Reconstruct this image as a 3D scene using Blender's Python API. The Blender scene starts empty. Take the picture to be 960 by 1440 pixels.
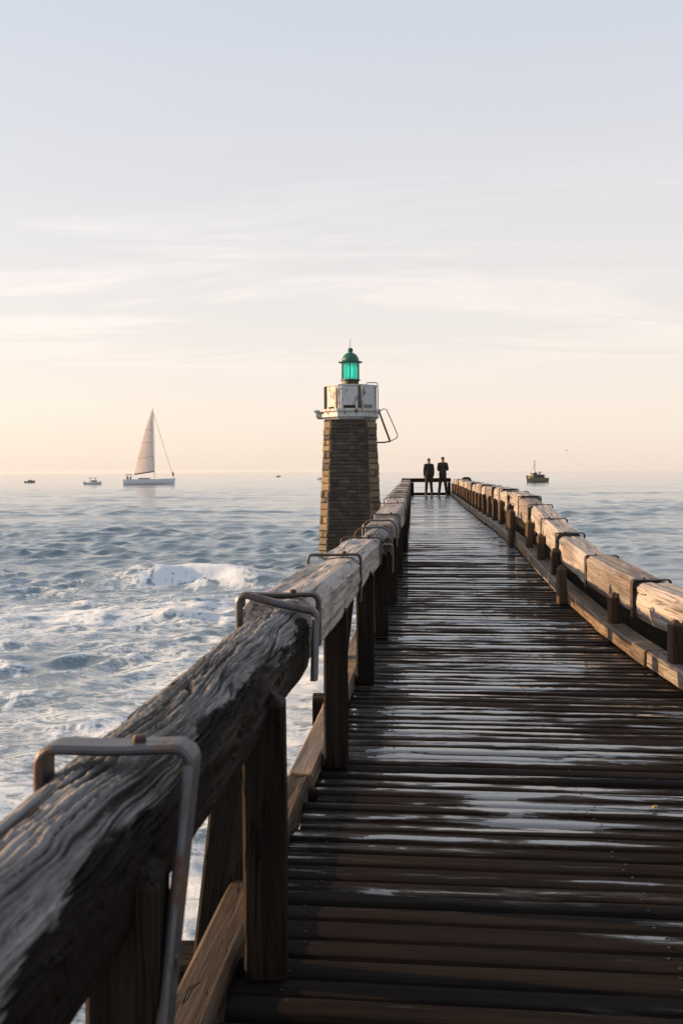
import bpy, bmesh, math, random
import numpy as np
from mathutils import Vector, Matrix

random.seed(7)
rng = np.random.default_rng(7)
scene = bpy.context.scene
COL = scene.collection
EYE = 4.2                      # eye height above the mean water level
F = 1400.0 / 960.0             # focal length in picture widths (35 mm lens)
ROLL = 5.0 / 960.0

# ------------------------------------------------------------------ helpers
def at(px, py, d):
    """point at horizontal distance d (m) seen at photo position px, py (960x1440)"""
    dx, dy = px - 480.0, py - 720.0
    lx, ly = dx - ROLL * dy, dy + ROLL * dx
    return Vector((lx * d / 1400.0, d, EYE - (ly + 57.5) * d / 1400.0))

def water_d(px, py):
    dx, dy = px - 480.0, py - 720.0
    return EYE * 1400.0 / (dy + ROLL * dx + 57.5)

def W(xp, d, z):
    """pier frame: xp metres right of the pier's axis line, d metres ahead, z relative to the eye"""
    return Vector((xp + 0.1057 * d, d, z + EYE))

def interp(pts):
    xs = np.array([p[0] for p in pts], float); ys = np.array([p[1] for p in pts], float)
    # smooth (monotone-ish) resampling so that the pier bends gently
    xx = np.linspace(xs[0], xs[-1], 600)
    yy = np.interp(xx, xs, ys)
    k = np.ones(9) / 9
    yp = np.concatenate([np.full(4, yy[0]), yy, np.full(4, yy[-1])])
    # extend linearly at the ends to keep the slope
    s0 = yy[1] - yy[0]; s1 = yy[-1] - yy[-2]
    yp[:4] = yy[0] - s0 * np.arange(4, 0, -1); yp[-4:] = yy[-1] + s1 * np.arange(1, 5)
    ys2 = np.convolve(yp, k, mode='valid')
    def f(d):
        return float(np.interp(d, xx, ys2))
    return f

deckZ = interp([(-6, -1.8), (8, -1.8), (10, -1.76), (12, -1.62), (14, -1.44), (16, -1.25), (17.5, -1.17), (20, -1.15), (48, -1.15)])
edgeR = interp([(-6, 3.06), (0, 2.55), (7.9, 1.87), (10, 1.64), (12, 1.40), (14, 1.25), (16, 1.08), (18, .93), (22.4, .75), (45, .16), (48, .08)])
edgeL = interp([(-6, -.57), (3.57, -.58), (6.07, -.61), (8.4, -.62), (15.3, -.62), (22, -.83), (45, -1.62), (48, -1.72)])
railL = interp([(-6, -.62), (2.24, -.60), (4.58, -.585), (7.4, -.61), (9.7, -.64), (11, -.63), (13.3, -.58), (14.6, -.52), (16, -.46), (22, -.44), (45, -.38), (48, -.38)])
railR = interp([(-6, -1.07), (7.9, -1.07), (10, -1.07), (12, -.95), (14, -.74), (16, -.44), (18, -.36), (22, -.345), (45, -.38), (48, -.38)])

def hash3(i, j, k, seed):
    n = (i.astype(np.int64) * 374761393 + j.astype(np.int64) * 668265263 + k.astype(np.int64) * 2147483647 + seed * 144665)
    n = (n ^ (n >> 13)) * 1274126177
    n = n & 0x7fffffff
    n = (n ^ (n >> 16)) * 2246822519 & 0x7fffffff
    return n.astype(np.float64) / 0x7fffffff * 2 - 1

def vnoise(x, y, z=None, seed=0):
    x = np.asarray(x, float); y = np.asarray(y, float)
    z = np.zeros_like(x) if z is None else np.asarray(z, float)
    xi = np.floor(x); yi = np.floor(y); zi = np.floor(z)
    u = x - xi; v = y - yi; w = z - zi
    u = u * u * u * (u * (u * 6 - 15) + 10); v = v * v * v * (v * (v * 6 - 15) + 10); w = w * w * w * (w * (w * 6 - 15) + 10)
    r = 0
    for a in (0, 1):
        wa = u if a else 1 - u
        for b in (0, 1):
            wb = v if b else 1 - v
            if not z.any():
                r = r + wa * wb * hash3(xi + a, yi + b, zi, seed)
            else:
                for c in (0, 1):
                    wc = w if c else 1 - w
                    r = r + wa * wb * wc * hash3(xi + a, yi + b, zi + c, seed)
    return r

def fbm(x, y, z=None, seed=0, oct=4, gain=.5):
    r = 0; a = 1; s = 1
    for o in range(oct):
        r = r + a * vnoise(np.asarray(x) * s, np.asarray(y) * s, None if z is None else np.asarray(z) * s, seed + o * 17)
        a *= gain; s *= 2.03
    return r

def sstep(a, b, x):
    t = np.clip((x - a) / (b - a), 0, 1)
    return t * t * (3 - 2 * t)

class MB:
    """collects faces for one mesh"""
    def __init__(s): s.v = []; s.f = []; s.m = []
    def add(s, vs, fs, m=0):
        o = len(s.v); s.v += [tuple(v) for v in vs]
        s.f += [tuple(i + o for i in f) for f in fs]; s.m += [m] * len(fs)
    def box(s, c, size, rz=0.0, m=0, taper=1.0, bev=0.0, rot=None):
        hx, hy, hz = size[0] / 2, size[1] / 2, size[2] / 2
        R = rot if rot is not None else Matrix.Rotation(rz, 3, 'Z')
        if bev <= 0:
            pts = [(-hx, -hy, -hz), (hx, -hy, -hz), (hx, hy, -hz), (-hx, hy, -hz)]
            pts += [(p[0] * taper, p[1] * taper, hz) for p in pts[:4]]
            fs = [(3, 2, 1, 0), (4, 5, 6, 7), (0, 1, 5, 4), (1, 2, 6, 5), (2, 3, 7, 6), (3, 0, 4, 7)]
        else:
            pts = []
            for z, b in ((-hz, bev), (-hz + bev, 0), (hz - bev, 0), (hz, bev)):
                for sx, sy in ((-1, -1), (1, -1), (1, 1), (-1, 1)):
                    pts.append((sx * (hx - b), sy * (hy - b), z))
            fs = [(3, 2, 1, 0), (12, 13, 14, 15)]
            for l in range(3):
                for k in range(4):
                    fs.append((l * 4 + k, l * 4 + (k + 1) % 4, l * 4 + 4 + (k + 1) % 4, l * 4 + 4 + k))
        s.add([Vector(c) + R @ Vector(p) for p in pts], fs, m)
    def lathe(s, prof, n=32, c=(0, 0, 0), m=0, a0=0.0):
        c = Vector(c); o = []
        for r, z in prof:
            for k in range(n):
                a = a0 + 2 * math.pi * k / n
                o.append(c + Vector((r * math.cos(a), r * math.sin(a), z)))
        fs = []
        for i in range(len(prof) - 1):
            for k in range(n):
                fs.append((i * n + k, i * n + (k + 1) % n, (i + 1) * n + (k + 1) % n, (i + 1) * n + k))
        fs.append(tuple(range(n - 1, -1, -1))); fs.append(tuple((len(prof) - 1) * n + k for k in range(n)))
        s.add(o, fs, m)
    def tube(s, path, r, n=8, m=0):
        path = [Vector(p) for p in path]; o = []
        T = [(path[min(i + 1, len(path) - 1)] - path[max(i - 1, 0)]).normalized() for i in range(len(path))]
        ref = Vector((0, 0, 1)) if abs(T[0].z) < .9 else Vector((1, 0, 0))
        N = (ref - T[0] * ref.dot(T[0])).normalized()
        for i, p in enumerate(path):
            N = (N - T[i] * N.dot(T[i])).normalized(); B = T[i].cross(N)
            rr = r[i] if isinstance(r, (list, tuple)) else r
            for k in range(n):
                a = 2 * math.pi * k / n
                o.append(p + (N * math.cos(a) + B * math.sin(a)) * rr)
        fs = []
        for i in range(len(path) - 1):
            for k in range(n):
                fs.append((i * n + k, i * n + (k + 1) % n, (i + 1) * n + (k + 1) % n, (i + 1) * n + k))
        fs.append(tuple(range(n - 1, -1, -1))); fs.append(tuple((len(path) - 1) * n + k for k in range(n)))
        s.add(o, fs, m)
    def flatbar(s, path, wvec, width, thick, m=0):
        """a flat iron bar bent along path; wvec is its width direction"""
        path = [Vector(p) for p in path]; wv = Vector(wvec).normalized(); o = []
        for i, p in enumerate(path):
            t = (path[min(i + 1, len(path) - 1)] - path[max(i - 1, 0)]).normalized()
            nrm = t.cross(wv).normalized()
            b = thick * .35
            for a, c in ((-width / 2 + b, -thick / 2), (width / 2 - b, -thick / 2), (width / 2, -thick / 2 + b), (width / 2, thick / 2 - b),
                         (width / 2 - b, thick / 2), (-width / 2 + b, thick / 2), (-width / 2, thick / 2 - b), (-width / 2, -thick / 2 + b)):
                o.append(p + wv * a + nrm * c)
        fs = []; n = 8
        for i in range(len(path) - 1):
            for k in range(n):
                fs.append((i * n + k, i * n + (k + 1) % n, (i + 1) * n + (k + 1) % n, (i + 1) * n + k))
        fs.append(tuple(range(n - 1, -1, -1))); fs.append(tuple((len(path) - 1) * n + k for k in range(n)))
        s.add(o, fs, m)
    def prism(s, outline, y0, y1, m=0):
        """outline in x,z extruded along y"""
        n = len(outline)
        o = [(x, y0, z) for x, z in outline] + [(x, y1, z) for x, z in outline]
        fs = [tuple(range(n)), tuple(range(2 * n - 1, n - 1, -1))]
        for k in range(n):
            fs.append((k, n + k, n + (k + 1) % n, (k + 1) % n))
        s.add(o, fs, m)
    def build(s, name, mats, parent=None, loc=None, smooth=False, fix=True):
        me = bpy.data.meshes.new(name); me.from_pydata(s.v, [], s.f); me.update()
        if not isinstance(mats, (list, tuple)): mats = [mats]
        for mm in mats: me.materials.append(mm)
        if len(mats) > 1: me.polygons.foreach_set('material_index', s.m)
        if fix:
            bm = bmesh.new(); bm.from_mesh(me); bmesh.ops.recalc_face_normals(bm, faces=bm.faces); bm.to_mesh(me); bm.free()
        if smooth:
            me.polygons.foreach_set('use_smooth', [True] * len(me.polygons))
        o = bpy.data.objects.new(name, me); COL.objects.link(o)
        if parent: o.parent = parent
        if loc is not None: o.location = loc
        return o

def thing(name, label, cat, loc=(0, 0, 0), rz=0.0, group=None):
    o = bpy.data.objects.new(name, None); COL.objects.link(o)
    o.location = loc; o.rotation_euler = (0, 0, rz); o.empty_display_size = .2
    o['label'] = label; o['category'] = cat
    if group: o['group'] = group
    return o

def grid_mesh(name, verts, nu, nv, mat, closed_v=False, smooth=True, attrs=None, caps=False):
    """verts (nu*nv,3) numpy, rows along u"""
    i = np.arange(nu - 1)[:, None]; nvv = nv if closed_v else nv - 1
    j = np.arange(nvv)[None, :]; jn = (j + 1) % nv
    q = np.stack([i * nv + j, i * nv + jn, (i + 1) * nv + jn, (i + 1) * nv + j], -1).reshape(-1, 4)
    me = bpy.data.meshes.new(name)
    me.vertices.add(len(verts)); me.vertices.foreach_set('co', np.asarray(verts, np.float32).ravel())
    nq = len(q); loops = q.ravel(); starts = np.arange(nq) * 4
    if caps:
        c0 = np.arange(nv)[::-1]; c1 = (nu - 1) * nv + np.arange(nv)
        loops = np.concatenate([loops, c0, c1]); starts = np.concatenate([starts, [nq * 4, nq * 4 + nv]])
    me.loops.add(len(loops)); me.loops.foreach_set('vertex_index', loops.astype(np.int32))
    me.polygons.add(len(starts)); me.polygons.foreach_set('loop_start', starts.astype(np.int32))
    me.update(calc_edges=True)
    me.polygons.foreach_set('use_smooth', np.ones(len(starts), bool) if smooth else np.zeros(len(starts), bool))
    for an, av in (attrs or {}).items():
        a = me.attributes.new(an, 'FLOAT', 'POINT'); a.data.foreach_set('value', np.asarray(av, np.float32))
    me.materials.append(mat)
    o = bpy.data.objects.new(name, me); COL.objects.link(o)
    return o

# ------------------------------------------------------------------ materials
class NT:
    def __init__(s, name):
        s.mat = bpy.data.materials.new(name); s.mat.use_nodes = True
        s.t = s.mat.node_tree; s.t.nodes.clear()
        s.out = s.n('ShaderNodeOutputMaterial')
    def n(s, typ, **kw):
        nd = s.t.nodes.new(typ)
        for k, v in kw.items():
            if k == 'inp':
                for a, b in v.items():
                    if isinstance(b, bpy.types.NodeSocket): s.t.links.new(b, nd.inputs[a])
                    else: nd.inputs[a].default_value = b
            else: setattr(nd, k, v)
        return nd
    def link(s, a, b): s.t.links.new(a, b)
    def obj(s, scale=(1, 1, 1), rnd=True):
        tc = s.n('ShaderNodeTexCoord'); v = tc.outputs['Object']
        if rnd:
            oi = s.n('ShaderNodeObjectInfo')
            ad = s.n('ShaderNodeVectorMath', operation='MULTIPLY_ADD', inp={0: oi.outputs['Random'], 1: (37., 11., 23.), 2: v}); v = ad.outputs[0]
        mp = s.n('ShaderNodeVectorMath', operation='MULTIPLY', inp={0: v, 1: scale})
        return mp.outputs[0]
    def noise(s, vec, scale=5., detail=5., rough=.55, dist=0.0):
        return s.n('ShaderNodeTexNoise', inp={'Vector': vec, 'Scale': scale, 'Detail': detail, 'Roughness': rough, 'Distortion': dist}).outputs[0]
    def ramp(s, fac, stops):
        r = s.n('ShaderNodeValToRGB', inp={0: fac}); e = r.color_ramp.elements
        while len(e) < len(stops): e.new(.5)
        for el, (p, c) in zip(e, stops):
            el.position = p; el.color = (*c, 1) if not isinstance(c, (int, float)) else (c, c, c, 1)
        return r.outputs[0]
    def math(s, op, a, b=0.0, c=None, clamp=False):
        i = {0: a, 1: b}
        if c is not None: i[2] = c
        return s.n('ShaderNodeMath', operation=op, use_clamp=clamp, inp=i).outputs[0]
    def mix(s, fac, a, b, typ='RGBA', blend='MIX'):
        if typ == 'RGBA':
            nd = s.n('ShaderNodeMix', data_type='RGBA', blend_type=blend)
            for k, v in ((0, fac), (6, a), (7, b)):
                if isinstance(v, bpy.types.NodeSocket): s.link(v, nd.inputs[k])
                elif k == 0: nd.inputs[0].default_value = v
                else: nd.inputs[k].default_value = (*v, 1) if len(v) == 3 else v
            return nd.outputs[2]
        nd = s.n('ShaderNodeMix', data_type='FLOAT')
        for k, v in ((0, fac), (2, a), (3, b)):
            if isinstance(v, bpy.types.NodeSocket): s.link(v, nd.inputs[k])
            else: nd.inputs[k].default_value = v
        return nd.outputs[0]
    def mapr(s, v, a, b, c=0., d=1.):
        return s.n('ShaderNodeMapRange', interpolation_type='SMOOTHSTEP', inp={0: v, 1: a, 2: b, 3: c, 4: d}).outputs[0]
    def bump(s, h, strength=.5, dist=.01, normal=None):
        b = s.n('ShaderNodeBump', inp={'Height': h, 'Strength': strength, 'Distance': dist})
        if normal: s.link(normal, b.inputs['Normal'])
        return b.outputs[0]
    def bsdf(s, **kw):
        p = s.n('ShaderNodeBsdfPrincipled')
        for k, v in kw.items():
            k = k.replace('_', ' ')
            if isinstance(v, bpy.types.NodeSocket): s.link(v, p.inputs[k])
            elif isinstance(v, (tuple, list)) and len(v) == 3: p.inputs[k].default_value = (*v, 1)
            else: p.inputs[k].default_value = v
        s.link(p.outputs[0], s.out.inputs[0]); return p

def wood_mat(name, dark, mid, light, rough=(.55, .85), bump=.6, grain=(1.2, 26, 26), stain=None, spec=.35):
    m = NT(name)
    v = m.obj(grain)
    g = m.noise(v, 1.0, 8, .62, .6)
    big = m.noise(m.obj((.9, 3.5, 3.5)), 1.0, 4, .55)
    fine = m.noise(m.obj((6, 160, 160)), 1.0, 3, .6)
    f = m.math('ADD', m.math('MULTIPLY', g, .6), m.math('MULTIPLY', big, .5))
    c = m.ramp(f, [(.36, dark), (.52, mid), (.72, light)])
    c = m.mix(m.mapr(fine, .5, .72, 0, .55), c, dark)
    # long drying cracks
    w = m.noise(m.obj((.7, 17, 17)), 1.0, 3, .5, .9)
    crack = m.mapr(m.math('ABSOLUTE', m.math('SUBTRACT', w, .5)), .0, .018, 1, 0)
    c = m.mix(m.math('MULTIPLY', crack, .8), c, tuple(x * .25 for x in dark))
    if stain:
        st = m.mapr(m.noise(m.obj((1.3, 2.5, 2.5)), 1.3, 5, .6, .3), .55, .68)
        c = m.mix(m.math('MULTIPLY', st, .65), c, stain)
    h = m.math('SUBTRACT', m.math('ADD', m.math('MULTIPLY', g, .8), m.math('MULTIPLY', fine, .25)), m.math('MULTIPLY', crack, .9))
    r = m.mapr(big, .3, .7, rough[0], rough[1])
    m.bsdf(Base_Color=c, Roughness=r, Normal=m.bump(h, bump, .012), Specular_IOR_Level=spec)
    return m.mat

M = {}
M['rail_pale'] = wood_mat('weathered_pale_timber', (.10, .087, .08), (.29, .262, .25), (.43, .40, .385), stain=(.15, .115, .10), bump=.8)
M['rail_grey'] = wood_mat('weathered_grey_timber', (.06, .05, .044), (.17, .145, .13), (.29, .255, .23), stain=(.10, .06, .04))
M['post_dark'] = wood_mat('dark_tarred_timber', (.0035, .0026, .002), (.0085, .0062, .0048), (.028, .021, .016), rough=(.6, .85), spec=.10, bump=.9)
M['post_brown'] = wood_mat('brown_tarred_timber', (.0045, .0034, .0027), (.0115, .0083, .0063), (.036, .026, .019), rough=(.6, .85), spec=.12, bump=.9)
M['kerb'] = wood_mat('wet_brown_timber', (.05, .035, .025), (.14, .098, .066), (.27, .195, .13), rough=(.4, .75), stain=(.035, .02, .013))

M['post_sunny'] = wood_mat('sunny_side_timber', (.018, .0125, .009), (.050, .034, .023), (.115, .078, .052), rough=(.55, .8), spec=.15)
def mat_eroded():
    m = NT('eroded_silver_timber')
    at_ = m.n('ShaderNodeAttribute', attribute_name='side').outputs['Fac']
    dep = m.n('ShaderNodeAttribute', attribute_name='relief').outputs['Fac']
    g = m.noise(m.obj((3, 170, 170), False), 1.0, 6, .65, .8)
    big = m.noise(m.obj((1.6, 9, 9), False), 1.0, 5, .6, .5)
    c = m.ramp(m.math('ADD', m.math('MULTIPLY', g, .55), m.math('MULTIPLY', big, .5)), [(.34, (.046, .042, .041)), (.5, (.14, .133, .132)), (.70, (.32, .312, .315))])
    c = m.mix(m.mapr(dep, .22, .60, .92, 0), c, (.016, .012, .010))  # grooves darkened by depth: shade put into the colour
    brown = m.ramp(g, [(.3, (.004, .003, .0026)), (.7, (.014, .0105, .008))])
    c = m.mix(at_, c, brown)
    h = m.math('ADD', g, m.math('MULTIPLY', big, .5))
    m.bsdf(Base_Color=c, Roughness=m.mapr(big, .3, .7, .5, .8), Normal=m.bump(h, .9, .006), Specular_IOR_Level=m.mix(at_, .3, .08, 'F'))
    return m.mat
M['eroded'] = mat_eroded()

def mat_deck():
    m = NT('wet_planking')
    rn = m.n('ShaderNodeAttribute', attribute_name='plank').outputs['Fac']
    tc = m.n('ShaderNodeTexCoord').outputs['Object']
    off = m.n('ShaderNodeCombineXYZ', inp={0: m.math('MULTIPLY', rn, 13.), 1: 0., 2: m.math('MULTIPLY', rn, 41.)}).outputs[0]
    pv = m.n('ShaderNodeVectorMath', operation='ADD', inp={0: tc, 1: off}).outputs[0]
    def sc(v, s): return m.n('ShaderNodeVectorMath', operation='MULTIPLY', inp={0: v, 1: s}).outputs[0]
    g = m.noise(sc(pv, (1.6, 48, 48)), 1., 7, .65, .7)
    fine = m.noise(sc(pv, (9, 220, 220)), 1., 3, .6)
    blot = m.noise(sc(pv, (1.2, 5, 5)), 1., 5, .6, .4)
    f = m.math('ADD', m.math('MULTIPLY', g, .6), m.math('MULTIPLY', blot, .5))
    c = m.ramp(f, [(.36, (.004, .003, .0026)), (.53, (.0085, .0065, .0055)), (.76, (.024, .018, .0145))])
    c = m.mix(m.mapr(rn, 0, 1, 0, .5), c, (.012, .009, .008))
    # water standing on the boards: broad patches, drawn out along the boards
    pw = m.noise(sc(tc, (.55, 1.5, 1.)), 1., 4, .55, .5)
    pw2 = m.noise(sc(pv, (2.0, 15, 15)), 1., 6, .66, .4)
    wsum = m.math('ADD', m.math('MULTIPLY', pw, .50), m.math('MULTIPLY', pw2, .54))
    wsum = m.math('ADD', wsum, m.math('MULTIPLY', m.math('SUBTRACT', rn, .5), .09))
    wsum = m.math('ADD', wsum, m.math('MULTIPLY', m.math('SUBTRACT', g, .5), .16))
    ypos = m.n('ShaderNodeSeparateXYZ', inp={0: tc}).outputs[1]
    hol = m.n('ShaderNodeAttribute', attribute_name='hollow').outputs['Fac']
    wsum = m.math('ADD', wsum, m.math('MULTIPLY', m.math('SUBTRACT', hol, .45), m.mapr(ypos, 15., 20., .075, .02)))
    xpos = m.n('ShaderNodeSeparateXYZ', inp={0: tc}).outputs[0]
    wsum = m.math('ADD', wsum, m.mapr(ypos, 3.4, 6.5, -.115, .02))
    wsum = m.math('ADD', wsum, m.mapr(ypos, 14.0, 19.0, 0, .09))
    wsum = m.math('ADD', wsum, m.math('MULTIPLY', m.mapr(xpos, .4, 1.5, 0, -.06), m.mapr(ypos, 11., 16., 1, 0)))
    film = m.mapr(wsum, .532, .550)
    damp = m.mapr(wsum, .45, .545)
    rough = m.mix(damp, .78, .40, 'F')
    rough = m.math('ADD', rough, m.math('MULTIPLY', m.math('SUBTRACT', g, .5), .25))
    h = m.math('ADD', m.math('MULTIPLY', g, 1.), m.math('MULTIPLY', fine, .35))
    nb = m.bump(h, .55, .010)
    nrip = m.bump(m.noise(sc(tc, (2.5, 7, 5)), 3., 2, .5), .10, .004)
    m.bsdf(Base_Color=c, Roughness=rough, Normal=nb, Specular_IOR_Level=m.mix(damp, .05, .36, 'F'),
           Coat_Weight=film, Coat_Roughness=.03, Coat_IOR=2.4, Coat_Normal=nrip)
    return m.mat
M['deck'] = mat_deck()

def metal_mat(name, base, rust, amt=.5, rough=.5, metallic=.6):
    m = NT(name)
    n1 = m.noise(m.obj((1, 1, .45)), 4.5, 7, .68, .4); n2 = m.noise(m.obj((1, 1, 1)), 60., 3, .6)
    f = m.mapr(m.math('ADD', m.math('MULTIPLY', n1, .8), m.math('MULTIPLY', n2, .2)), .62 - amt * .25, .70 - amt * .2)
    c = m.mix(f, base, rust)
    m.bsdf(Base_Color=c, Roughness=m.mix(f, rough, .85, 'F'), Metallic=m.mix(f, metallic, 0., 'F'), Normal=m.bump(n2, .3, .003))
    return m.mat
M['iron'] = metal_mat('galvanised_iron', (.085, .09, .10), (.085, .035, .016), .50, .45, .6)
M['iron_dark'] = metal_mat('dark_iron', (.035, .033, .033), (.06, .028, .016), .6, .5, .5)
M['nail'] = metal_mat('nail_iron', (.018, .017, .017), (.03, .017, .011), .5, .6, .2)
M['white'] = metal_mat('white_paint_rusting', (.40, .43, .46), (.12, .05, .022), .32, .55, 0.)
M['white_rusty'] = metal_mat('white_paint_badly_rusted', (.40, .41, .41), (.15, .065, .03), .50, .6, 0.)
M['green'] = metal_mat('green_paint', (.006, .078, .060), (.02, .04, .028), .15, .38, 0.)
M['green_dark'] = metal_mat('dark_green_paint', (.010, .05, .038), (.06, .026, .014), .62, .5, 0.)

def mat_plain(name, c, rough=.5, metallic=0., bump=.0, var=.15):
    m = NT(name)
    n = m.noise(m.obj((1, 1, 1)), 6., 5, .6)
    cc = m.ramp(n, [(.3, tuple(x * (1 - var) for x in c)), (.7, tuple(min(1, x * (1 + var)) for x in c))])
    kw = {}
    if bump: kw['Normal'] = m.bump(m.noise(m.obj((1, 1, 1)), 40., 4, .6), bump, .004)
    m.bsdf(Base_Color=cc, Roughness=rough, Metallic=metallic, **kw)
    return m.mat

def mat_stone():
    m = NT('rough_brown_masonry')
    gi = m.n('ShaderNodeAttribute', attribute_name='stone').outputs['Fac']
    n1 = m.noise(m.obj((1, 1, 1), False), 3.2, 6, .62, .3); n2 = m.noise(m.obj((1, 1, 1), False), 26., 5, .65)
    f = m.math('ADD', m.math('MULTIPLY', gi, .5), m.math('MULTIPLY', n1, .55))
    c = m.ramp(f, [(.22, (.030, .025, .021)), (.5, (.056, .046, .037)), (.70, (.092, .074, .055)), (1.0, (.235, .170, .100))])
    c = m.mix(m.mapr(n2, .52, .7, 0, .5), c, (.05, .036, .024))
    z = m.n('ShaderNodeSeparateXYZ', inp={0: m.n('ShaderNodeTexCoord').outputs['Object']}).outputs[2]
    streak = m.noise(m.obj((7, 7, .35), False), 1.0, 4, .6)
    c = m.mix(m.mapr(streak, .55, .72, 0, .55), c, (.030, .024, .018))
    wet = m.mapr(m.math('ADD', z, m.math('MULTIPLY', n1, 1.6)), 1.3, 3.0, 1, 0)
    c = m.mix(m.math('MULTIPLY', wet, .7), c, (.035, .032, .018))
    m.bsdf(Base_Color=c, Roughness=m.mix(wet, .88, .6, 'F'), Normal=m.bump(n2, .8, .03))
    return m.mat
M['stone'] = mat_stone()

def mat_pane():
    m = NT('green_lantern_glass')
    tr = m.n('ShaderNodeBsdfTransparent', inp={0: (.20, .97, .93, 1)})
    tl = m.n('ShaderNodeBsdfTranslucent', inp={0: (.02, .70, .62, 1)})
    gl = m.n('ShaderNodeBsdfGlossy', inp={0: (1, 1, 1, 1), 'Roughness': .08})
    a = m.n('ShaderNodeMixShader', inp={0: .30, 1: tr.outputs[0], 2: tl.outputs[0]})
    b = m.n('ShaderNodeMixShader', inp={0: .05, 1: a.outputs[0], 2: gl.outputs[0]})
    m.link(b.outputs[0], m.out.inputs[0]); return m.mat
M['pane'] = mat_pane()
def mat_lens():
    m = NT('lit_beacon_lens')
    m.bsdf(Base_Color=(.03, .5, .46), Roughness=.3, Emission_Color=(.03, .85, .76), Emission_Strength=.5)
    return m.mat
M['lens'] = mat_lens()

# ------------------------------------------------------------------ camera
cam = bpy.data.cameras.new('camera'); camo = bpy.data.objects.new('camera', cam); COL.objects.link(camo)
cam.sensor_fit = 'VERTICAL'; cam.sensor_height = 36.0; cam.lens = 35.0
cam.shift_y = -57.5 / 1440.0
cam.clip_start = .05; cam.clip_end = 30000
camo.matrix_world = Matrix.Translation((0, 0, EYE)) @ Matrix.Rotation(math.pi / 2, 4, 'X') @ Matrix.Rotation(-ROLL, 4, 'Z')
cam.dof.use_dof = True; cam.dof.focus_distance = 11.0; cam.dof.aperture_fstop = 5.6
scene.camera = camo

# ------------------------------------------------------------------ light
SUN_EL, SUN_AZ = 14.0, -80.0       # azimuth measured from straight ahead (+Y), negative = left
sd = Vector((math.sin(math.radians(SUN_AZ)) * math.cos(math.radians(SUN_EL)), math.cos(math.radians(SUN_AZ)) * math.cos(math.radians(SUN_EL)), math.sin(math.radians(SUN_EL))))
sun = bpy.data.lights.new('sun', 'SUN'); suno = bpy.data.objects.new('sun', sun); COL.objects.link(suno)
sun.energy = 3.6; sun.angle = math.radians(.6); sun.color = (1.0, .64, .33)
suno.rotation_euler = (-sd).to_track_quat('-Z', 'Y').to_euler(); suno.location = (-40, 20, 30)

world = bpy.data.worlds.new('World'); scene.world = world; world.use_nodes = True
VEIL = [(.71, .62, .56), (.735, .65, .595), (.675, .635, .615), (.55, .58, .635), (.44, .51, .595)]
def build_world():
    t = world.node_tree; t.nodes.clear()
    class S(NT):
        def __init__(s): s.t = t
    m = S()
    out = m.n('ShaderNodeOutputWorld'); bg = m.n('ShaderNodeBackground', inp={'Strength': .10})
    sky = m.n('ShaderNodeTexSky'); sky.sky_type = 'NISHITA'; sky.sun_disc = False
    sky.sun_elevation = math.radians(SUN_EL); sky.sun_rotation = math.radians(SUN_AZ)
    sky.altitude = 0; sky.air_density = 1.0; sky.dust_density = 1.0; sky.ozone_density = 1.2
    d = m.n('ShaderNodeTexCoord').outputs['Generated']
    sp = m.n('ShaderNodeSeparateXYZ', inp={0: d})
    zc = m.math('ADD', m.math('MAXIMUM', sp.outputs[2], 0.0), .03)
    px = m.math('DIVIDE', sp.outputs[0], zc); py = m.math('DIVIDE', sp.outputs[1], zc)
    pv = m.n('ShaderNodeCombineXYZ', inp={0: m.math('MULTIPLY', px, .34), 1: m.math('MULTIPLY', py, .95), 2: 0.}).outputs[0]
    wisps = m.noise(pv, 1.0, 9, .66, .9)
    pv2 = m.n('ShaderNodeCombineXYZ', inp={0: m.math('MULTIPLY', px, .06), 1: m.math('MULTIPLY', py, .16), 2: 3.3}).outputs[0]
    patch = m.noise(pv2, 1.0, 4, .5, .3)
    band = m.math('MULTIPLY', m.mapr(sp.outputs[2], .07, .15), m.mapr(sp.outputs[2], .22, .34, 1, 0))
    mask = m.math('MULTIPLY', m.mapr(wisps, .44, .68), m.mapr(patch, .33, .50))
    mask = m.math('MULTIPLY', mask, m.math('ADD', m.math('MULTIPLY', band, 1.0), .06), clamp=True)
    # thin haze over the sea: pale blue overhead, warm and milky towards the horizon
    veil = m.ramp(m.math('MAXIMUM', sp.outputs[2], 0.0), [(0.0, VEIL[0]), (.07, VEIL[1]), (.2, VEIL[2]), (.42, VEIL[3]), (1.0, VEIL[4])])
    veil = m.mix(1.0, veil, (4., 4., 4.), blend='MULTIPLY')
    tint = m.mix(1.0, m.mix(1.0, sky.outputs[0], (.215, .17, .155), blend='MULTIPLY'), veil, blend='ADD')
    bright = m.mix(1.0, tint, (1.17, 1.125, 1.09), blend='MULTIPLY')
    c = m.mix(mask, tint, bright)
    m.link(c, bg.inputs[0]); m.link(bg.outputs[0], out.inputs[0])
build_world()

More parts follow.
